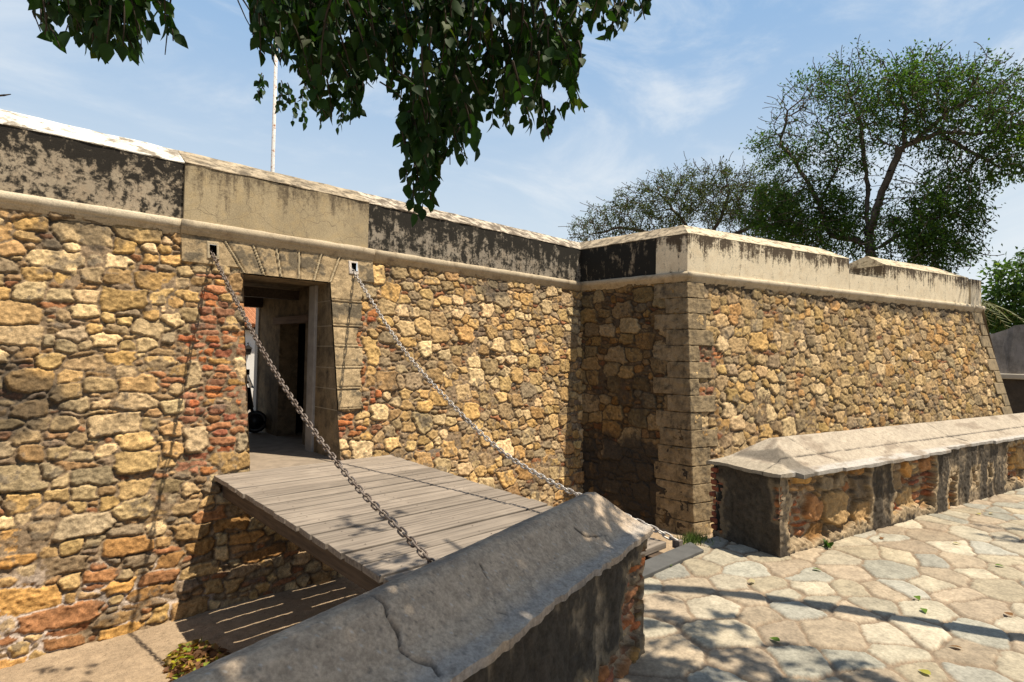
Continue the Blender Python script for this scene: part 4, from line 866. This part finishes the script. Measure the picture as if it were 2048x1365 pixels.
view_tree('tree', 'dark leafy tree at the right edge beyond the grey rampart', [(2060, 600, 60, 35, 0, 2, 300), (2030, 640, 50, 25, 0, 2, 200), (2100, 560, 70, 45, 0, 2.4, 260)], [[(2080, 700, 0), (2080, 640, 0)], [(2080, 640, 0), (2040, 600, 0)], [(2080, 640, 0), (2110, 560, 0)]], 44., RT, 5200, .34, -1.7, di=3, dk=.6, step=.4, colA=(.045, .085, .022), spread=.3)
view_tree('bush', 'dark green bush showing beside the far corner of the bastion', [(1975, 645, 22, 14, 0, 1.5, 120), (2005, 640, 18, 12, 0, 1.5, 100), (1940, 640, 26, 16, 0, 1.5, 100)], [[(1985, 720, 0), (1985, 660, 0)], [(1985, 660, 0), (1970, 640, 0)]], 50., RT, 2600, .36, -1.7, di=3, dk=.6, step=.4, colA=(.05, .105, .035), spread=.35, cat='bush')
# palm whose fronds show past the far corner
pm = at_d(1938, 610, 33); pr_ = thing('palm', 'palm with drooping yellow green fronds at the far bastion corner', 'palm', (pm[0], pm[1], -1.7))
b = MB(); b.tube([(pm[0], pm[1], -1.7), (pm[0]+.05, pm[1], 1.5), (pm[0], pm[1], pm[2]-.1)], [.2, .16, .13], 9); b.build('trunk', M_BARK, pr_, smooth=True)
for k in range(13):
    a = 2*math.pi*k/13+.2; e = random.uniform(.1, .9); ln_ = random.uniform(1.3, 1.9); b = MB(); P0 = Vector((pm[0], pm[1], pm[2])); prev = None
    hd = Vector((math.cos(a), math.sin(a), 0)); sd = Vector((-math.sin(a), math.cos(a), 0)); pts = []
    for j in range(11): t = j/10; pts.append(P0+hd*ln_*t+Vector((0, 0, e*t*1.1-1.5*t*t*.9)))
    b.tube(pts, .018, 4)
    for j in range(1, 11):
        for s in (-1, 1):
            l = .45*(1-abs(j-5)/9); p = pts[j]; q = p+sd*s*l+hd*.2+Vector((0, 0, -.25*l-.1)); w = hd*.035; b.add([p-w, p+w, q], [(0, 1, 2)])
    b.build('frond', m_frond if 'm_frond' in globals() else globals().setdefault('m_frond', m_plain('palm_leaf', (.16, .17, .05), .6, .4, 3)), pr_)

# ------------------------------------------------------------------ shade tree over the viewer, its trunk just outside the picture
RF = np.random.default_rng(17)
st = thing('shade_tree', 'leafy tree hanging dark green leaves into the top of the view', 'tree', (5.45, -9.66, 0))
b = MB(); b.tube([(5.5, -9.72, -.05), (5.45, -9.6, .12), (5.25, -9.05, 1.1), (5.1, -8.58, 2.0), (5.1, -8.2, 3.5), (5.08, -7.95, 4.8), (4.4, -7.25, 5.6)], [.10, .085, .075, .07, .066, .062, .055], 10); b.build('trunk', M_BARK, st, smooth=True)
def bez(p, q, sag, n=10):
    p, q = Vector(p), Vector(q); return [p.lerp(q, t)+Vector((0, 0, sag*4*t*(1-t))) for t in [k/n for k in range(n+1)]]
hub = [((4.4, -7.25, 5.6), (2.6, -7.0, 5.5), .25, .05), ((2.6, -7.0, 5.5), (1.0, -7.0, 5.0), .1, .035), ((1.0, -7.0, 5.0), (-.4, -6.6, 4.5), .1, .025), ((3.6, -7.2, 5.5), (2.9, -8.6, 5.6), .1, .03), ((2.6, -7.0, 5.5), (1.6, -8.2, 5.4), .1, .028), ((2.6, -7.0, 5.5), (2.4, -5.6, 5.0), .1, .03), ((4.4, -7.25, 5.6), (4.6, -6.4, 5.9), .1, .03), ((-.4, -6.6, 4.5), (-.9, -5.6, 3.6), .1, .012)]
bb = MB()
for p, q, sg, rr in hub: bb.tube(bez(p, q, sg), [rr*(1-.4*k/10) for k in range(11)], 7)
HP = np.array([tuple(v) for p, q, sg, rr in hub for v in bez(p, q, sg)])
main = [(488, -60), (505, 60), (490, 95), (540, 140), (600, 150), (612, 190), (635, 235), (690, 262), (742, 240), (725, 185), (770, 168), (790, 215), (800, 300), (792, 320), (808, 385), (830, 425), (868, 405), (872, 350), (915, 338), (985, 322), (965, 275), (1000, 270), (1100, 285), (1112, 240), (1185, 230), (1150, 170), (1180, 100), (1218, 110), (1235, 70), (1300, 40), (1312, -60)]
left = [(40, -60), (62, 50), (100, 95), (125, 100), (135, 60), (165, 120), (210, 120), (290, 142), (325, 130), (305, 95), (382, 95), (350, 20), (340, -60)]
def inside(poly, x, y): return poly_mask(poly, np.array([[x]]), np.array([[y]]))[0, 0]
def pix(P):
    q = CM.T @ (np.asarray(P)-CAMP); return (1024+FPX*q[0]/q[1], 682.5-FPX*q[2]/q[1]) if q[1] > .05 else (1e9, -1e9)
LP, LD, LS, LC = [], [], [], []
def twig(tip, start, nl, sz, check=None):
    tip, start = Vector(tip), Vector(start); mid = (tip+start)/2+Vector((RF.normal(0, .04), RF.normal(0, .04), .05)); pts = []
    for k in range(7): t = k/6; pts.append(start*(1-t)**2+mid*2*t*(1-t)+tip*t*t)
    bb.tube(pts, [.0045*(1-.7*k/6)+.001 for k in range(7)], 4)
    for k in range(nl):
        t = (k+.6)/nl; i = min(int(t*6), 5); p = pts[i].lerp(pts[i+1], t*6-i); d = (pts[i+1]-pts[i]).normalized()
        side = d.cross(Vector((RF.normal(0, .4), RF.normal(0, .4), 1))).normalized()*(1 if k % 2 else -1)
        v = d*RF.uniform(.3, .9)+side*RF.uniform(.5, 1.0)+Vector((0, 0, -RF.uniform(.0, .8)))
        if k == nl-1: v = d+Vector((0, 0, -.5))
        v.normalize(); p0 = p+v*.012
        if check is not None:
            e = pix(p0+v*sz*.9)
            if not check(*e): continue
        LP.append(p0); LD.append(v); LS.append(sz*RF.uniform(.75, 1.2)); g = RF.uniform(.6, 1.25)
        LC.append((.015*g, .042*g, .007*g) if RF.random() > .05 else (.05*g, .075*g, .015*g))
def fill(poly, n, D0, D1, nl, sz):
    xs = [p[0] for p in poly]; ys = [p[1] for p in poly]; k = 0
    while k < n:
        x, y = RF.uniform(min(xs), max(xs)), RF.uniform(min(ys), max(ys))
        if not inside(poly, x, y) or (math.sin(x*.024+1)*math.sin(y*.034+.4) > .55 and RF.random() < .75): continue
        D = RF.uniform(D0, D1); tip = at_d(x, y, D); up = RF.uniform(.16, .32); st_ = tip+np.array([RF.normal(0, .06), RF.normal(0, .06), up])
        nr = HP[np.argmin(np.linalg.norm(HP-tip, axis=1))]; st_[:2] += (nr[:2]-tip[:2])*.04
        sp = [pix(st_), pix((st_+tip)/2)]
        if not all(q[1] < -5 or inside(poly, *q) for q in sp): continue
        twig(tip, st_, nl, sz, lambda ex, ey: ey < -5 or inside(poly, ex, ey)); k += 1
fill(main, 430, 2.4, 3.4, 11, .070); fill(left, 80, 2.5, 3.2, 10, .066)
for tip in [(640, 225), (700, 250), (820, 410), (900, 330), (850, 300), (1020, 260), (1090, 270), (1170, 220), (1290, 40), (560, 130), (520, 60)]:
    e = Vector(at_d(*tip, 2.85)); s0 = Vector(at_d(tip[0]*.75+215, -260, 2.7)); mid = (e+s0)/2+Vector((0, 0, .12)); pts = [s0*(1-t)**2+mid*2*t*(1-t)+e*t*t for t in [k/8 for k in range(9)]]
    if not all(pix(p)[1] < -5 or inside(main, *pix(p)) for p in pts): continue
    bb.tube(pts, [.010*(1-.75*k/8) for k in range(9)], 5); nr = Vector(HP[np.argmin([(Vector(h)-s0).length for h in HP])]); bb.tube([nr, (nr+s0)/2+Vector((0, 0, .1)), s0], [.016, .013, .010], 5)
for x_, y_ in [(828, 428), (845, 418), (862, 405), (822, 400), (838, 385), (855, 380), (875, 360), (815, 370)]:
    tp = at_d(x_, y_, 2.8+RF.uniform(-.15, .15)); twig(tp, tp+np.array([RF.normal(0, .03), RF.normal(0, .03), .26]), 9, .066)
for tip in [(330, 110), (200, 110), (90, 70)]:
    e = Vector(at_d(*tip, 2.85)); s0 = Vector(at_d(tip[0]+40, -240, 2.7)); bb.tube([s0, (e+s0)/2+Vector((0, 0, .08)), e], [.009, .006, .002], 5); nr = Vector(HP[np.argmin([(Vector(h)-s0).length for h in HP])]); bb.tube([nr, s0], [.014, .009], 5)
tw = Vector(at_d(22, 189, 3.0)); t2 = Vector(at_d(-60, 196, 3.0)); t3 = Vector((-.9, -5.6, 3.6)); bb.tube([t3, t2, Vector(at_d(8, 191, 3.0)), tw], [.012, .005, .004, .0015], 5)
# the crown overhead that shades the near wall and the path
Sv = np.array([.29, -.345, 1.])
def shade(x0, x1, fy, n, h0, h1, zt, sk=None):
    k = 0; tr = 0
    while k < n and tr < n*20:
        tr += 1; x = RF.uniform(x0, x1); y = fy(x)
        if sk and sk(x, y): continue
        hgt = RF.uniform(h0, h1); P = np.array([x, y, zt])+Sv*hgt; e = pix(P+np.array([0, 0, -.16])); e2 = pix(P)
        if -200 < e[0] < 2900 and e[1] > -120: continue
        twig(P+np.array([RF.normal(0, .12), RF.normal(0, .12), -.12]), P+np.array([RF.normal(0, .14), RF.normal(0, .14), .12]), 12, .09); k += 1
wl = lambda x: LE[1]+(x-LE[0])*.2627
shade(-1.4, 2.30, lambda x: wl(x)+RF.uniform(-.75, .55), 1500, 2.9, 4.9, .75)
shade(2.25, 2.75, lambda x: wl(x)+RF.uniform(-.30, .40), 26, 2.9, 4.9, .75, lambda x, y: x > 2.32 and y < -6.38 and RF.random() < .8)
shade(1.6, 2.75, lambda x: wl(x)+RF.uniform(-.95, -.10), 520, 2.9, 4.9, .25)
shade(2.65, 3.35, lambda x: RF.uniform(-7.6, -6.55), 46, 3.2, 5.2, 0)
shade(2.9, 3.4, lambda x: RF.uniform(-6.5, -6.2), 10, 3.2, 5.2, 0)
shade(6.8, 9.5, lambda x: -7.62-.04*(x-7)+RF.uniform(-.2, .1), 14, 4.5, 6, 0)
shade(2.0, 2.5, lambda x: RF.uniform(-4.9, -4.2), 14, 3.5, 5.5, .05)
shade(2.5, 2.95, lambda x: RF.uniform(-3.7, -3.3), 8, 4.5, 6, .05)
for k in range(12):
    P = np.array([RF.uniform(-.3, .85), RF.uniform(-1.75, -1.2), -1.5])+Sv*5.35
    twig(P+np.array([0, 0, -.1]), P+np.array([.02, 0, .12]), 9, .07)
bb.build('branch', M_TWIG, st, smooth=True)
leaves('crown', np.array([tuple(p) for p in LP]), np.array([tuple(p) for p in LD]), np.array(LS), np.array(LC), M_LEAF, st, RF, detail=True, roll=1.0)

# ------------------------------------------------------------------ litter, grass, fallen leaves
def litter(name, label, n, cx, cy, rx, ry, z, hgt, sz, pal, rng):
    a = rng.random(n)*2*np.pi; rr = np.sqrt(rng.random(n)); pos = np.stack([cx+np.cos(a)*rr*rx, cy+np.sin(a)*rr*ry, z+hgt*(1-rr**2)*rng.random(n)+.004], -1)
    d = rng.normal(0, 1, (n, 3)); d[:, 2] *= .35; c = np.array([pal[i] for i in rng.integers(len(pal), size=n)])*rng.uniform(.7, 1.2, (n, 1))
    o = leaves(name, pos, d, rng.uniform(.7, 1.3, n)*sz, c, M_LEAF, None, rng, detail=True, roll=1.6); tag(o, label, 'leaf litter', kind='stuff')
RL = np.random.default_rng(8)
litter('leaf_litter', 'heap of dry brown and yellow leaves on the moat floor', 1100, 1.62, -2.15, .26, .58, -1.53, .10, .075, [(.22, .10, .04), (.17, .08, .035), (.27, .14, .05), (.13, .065, .03), (.30, .20, .06), (.22, .26, .04), (.42, .38, .03)], RL)
gb = MB()
for k in range(420):
    x, y = 4.60+RL.normal(0, .09), -5.72+RL.normal(0, .05); h_ = RL.uniform(.03, .08); a = RL.random()*6.28; w = .004; dx, dy = math.cos(a)*w, math.sin(a)*w; lx, ly = RL.normal(0, .025), RL.normal(0, .025)
    gb.add([(x-dx, y-dy, -.02), (x+dx, y+dy, -.02), (x+lx, y+ly, h_)], [(0, 1, 2)])
tag(gb.build('grass', m_plain('fresh_grass', (.13, .20, .035), .6, .3, 4)), kind='stuff')
def weed(x, y, z, s, label):
    pos = np.array([(x, y, z)]*14)+RL.normal(0, .008, (14, 3)); d = RL.normal(0, 1, (14, 3)); d[:, 2] = np.abs(d[:, 2])+.3
    t = thing('weed', label, 'weed', (x, y, z)); leaves('leaf', pos, d, RL.uniform(.6, 1.2, 14)*s, np.tile([.06, .12, .03], (14, 1)), M_LEAF, t, RL, detail=True)
p_ = RE+RA*.62+RN*.05; weed(p_[0], p_[1], .005, .055, 'tiny green weed at the foot of the sunlit low wall')
fl_px = [(1337, 1132, 'yellow green leaf on the path beside the grey slab'), (1625, 1137, 'green leaf lying near the corner of the sunlit low wall'), (1832, 1192, 'green leaf on pale flagstone in mid path'), (1845, 1217, 'larger yellowish leaf below the green one in mid path'), (1905, 1085, 'yellow leaf between the small flagstones up the path'), (1990, 1130, 'curled green leaf near the right edge of the path'), (2025, 1232, 'brown leaf next to the long shadow at right'), (1960, 1029, 'yellow leaf by the foot of the low wall, farther bay'), (1765, 1075, 'dry leaf at the wall foot below the plaster pier'), (1985, 1026, 'pale leaf farthest up the path'), (1560, 1283, 'small green leaf under the long shadow'), (1925, 1297, 'brown leaf in the lower right of the path'), (1510, 1162, 'pale twiggy leaf between slab and shadow'), (1862, 1350, 'yellow leaf at the bottom edge of the view')]
for px_, py_, lb in fl_px:
    q = ray(px_, py_); q = CAMP+q*((.012-CAMP[2])/q[2]); a = RL.random()*6.28
    c = (.10, .17, .02) if 'green' in lb else (.20, .10, .04) if ('brown' in lb or 'dry' in lb) else (.34, .32, .06) if 'yellow' in lb else (.4, .34, .2)
    n_ = np.array([[0, 0, 0.]]); o = leaves('fallen_leaf', n_, np.array([[math.cos(a), math.sin(a), .12]]), np.array([.062]), np.array([c]), M_LEAF, None, RL, detail=True, roll=6)
    o.location = tuple(q); tag(o, lb, 'leaf', 'fallen leaves on the path')

# ================================================================== light, sky, camera
sun = bpy.data.lights.new('sun', 'SUN'); sun.energy = 5.0; sun.angle = math.radians(.53); sun.color = (1.0, .90, .74)
so = bpy.data.objects.new('sun', sun); C.objects.link(so); so.rotation_euler = (-SUNV).to_track_quat('-Z', 'Y').to_euler(); so.location = (8, -10, 20)
w = bpy.data.worlds.new('World'); bpy.context.scene.world = w; w.use_nodes = True; t = w.node_tree; t.nodes.clear()
o_ = t.nodes.new('ShaderNodeOutputWorld'); bg = t.nodes.new('ShaderNodeBackground'); sky = t.nodes.new('ShaderNodeTexSky'); sky.sky_type = 'NISHITA'; sky.sun_disc = False
sky.sun_elevation = math.asin(SUNV.z); sky.sun_rotation = math.atan2(SUNV.x, SUNV.y); sky.air_density = 1.0; sky.dust_density = .7; sky.ozone_density = 1.6
tc = t.nodes.new('ShaderNodeTexCoord'); mp = t.nodes.new('ShaderNodeMapping'); mp.inputs['Rotation'].default_value = (.25, .3, -.5); mp.inputs['Scale'].default_value = (1.0, 2.6, 4.5); t.links.new(tc.outputs['Generated'], mp.inputs[0])
nz = t.nodes.new('ShaderNodeTexNoise'); nz.inputs['Scale'].default_value = 1.6; nz.inputs['Detail'].default_value = 9; nz.inputs['Roughness'].default_value = .62; nz.inputs['Distortion'].default_value = .5; t.links.new(mp.outputs[0], nz.inputs['Vector'])
def rng_(v, a, b, lo, hi):
    x = t.nodes.new('ShaderNodeMapRange'); x.interpolation_type = 'SMOOTHSTEP'; t.links.new(v, x.inputs['Value'])
    for k, q in (('From Min', a), ('From Max', b), ('To Min', lo), ('To Max', hi)): x.inputs[k].default_value = q
    return x.outputs[0]
def cmix(f, a, b):
    x = t.nodes.new('ShaderNodeMix'); x.data_type = 'RGBA'; t.links.new(f, x.inputs[0])
    for i, q in ((6, a), (7, b)):
        if isinstance(q, tuple): x.inputs[i].default_value = (*q, 1)
        else: t.links.new(q, x.inputs[i])
    return x.outputs[2]
sx = t.nodes.new('ShaderNodeSeparateXYZ'); t.links.new(tc.outputs['Generated'], sx.inputs[0])
dt = t.nodes.new('ShaderNodeVectorMath'); dt.operation = 'DOT_PRODUCT'; dt.inputs[1].default_value = (.70, .68, .2); t.links.new(tc.outputs['Generated'], dt.inputs[0])
hazec = cmix(rng_(sx.outputs[2], .05, .58, 0, 1), (8.4, 9.4, 10.0), (3.3, 5.5, 8.6))     # sky colours for the view side: pale haze low, bluer above
c1 = cmix(rng_(dt.outputs['Value'], .1, .75, .12, .95), sky.outputs[0], hazec)  # sky shaped: bright towards the view, left darker elsewhere to weaken fill light
c2 = cmix(rng_(nz.outputs['Fac'], .42, .74, 0, .70), c1, (9.5, 10., 10.4))
t.links.new(c2, bg.inputs[0]); bg.inputs[1].default_value = .062; t.links.new(bg.outputs[0], o_.inputs[0])
cam = bpy.data.cameras.new('camera'); co = bpy.data.objects.new('camera', cam); C.objects.link(co)
cam.sensor_width = 36; cam.lens = 36*FPX/2048; cam.clip_start = .05; cam.clip_end = 2000
Mw = Matrix(((CM[0, 0], CM[0, 2], -CM[0, 1], CAMP[0]), (CM[1, 0], CM[1, 2], -CM[1, 1], CAMP[1]), (CM[2, 0], CM[2, 2], -CM[2, 1], CAMP[2]), (0, 0, 0, 1))); co.matrix_world = Mw
sc_ = bpy.context.scene; sc_.camera = co
sc_.cycles.diffuse_bounces = 2; sc_.cycles.max_bounces = 6
vs = sc_.view_settings; vs.view_transform = 'Standard'; vs.look = 'None'; vs.exposure = .55; vs.gamma = 1; vs.use_curve_mapping = False
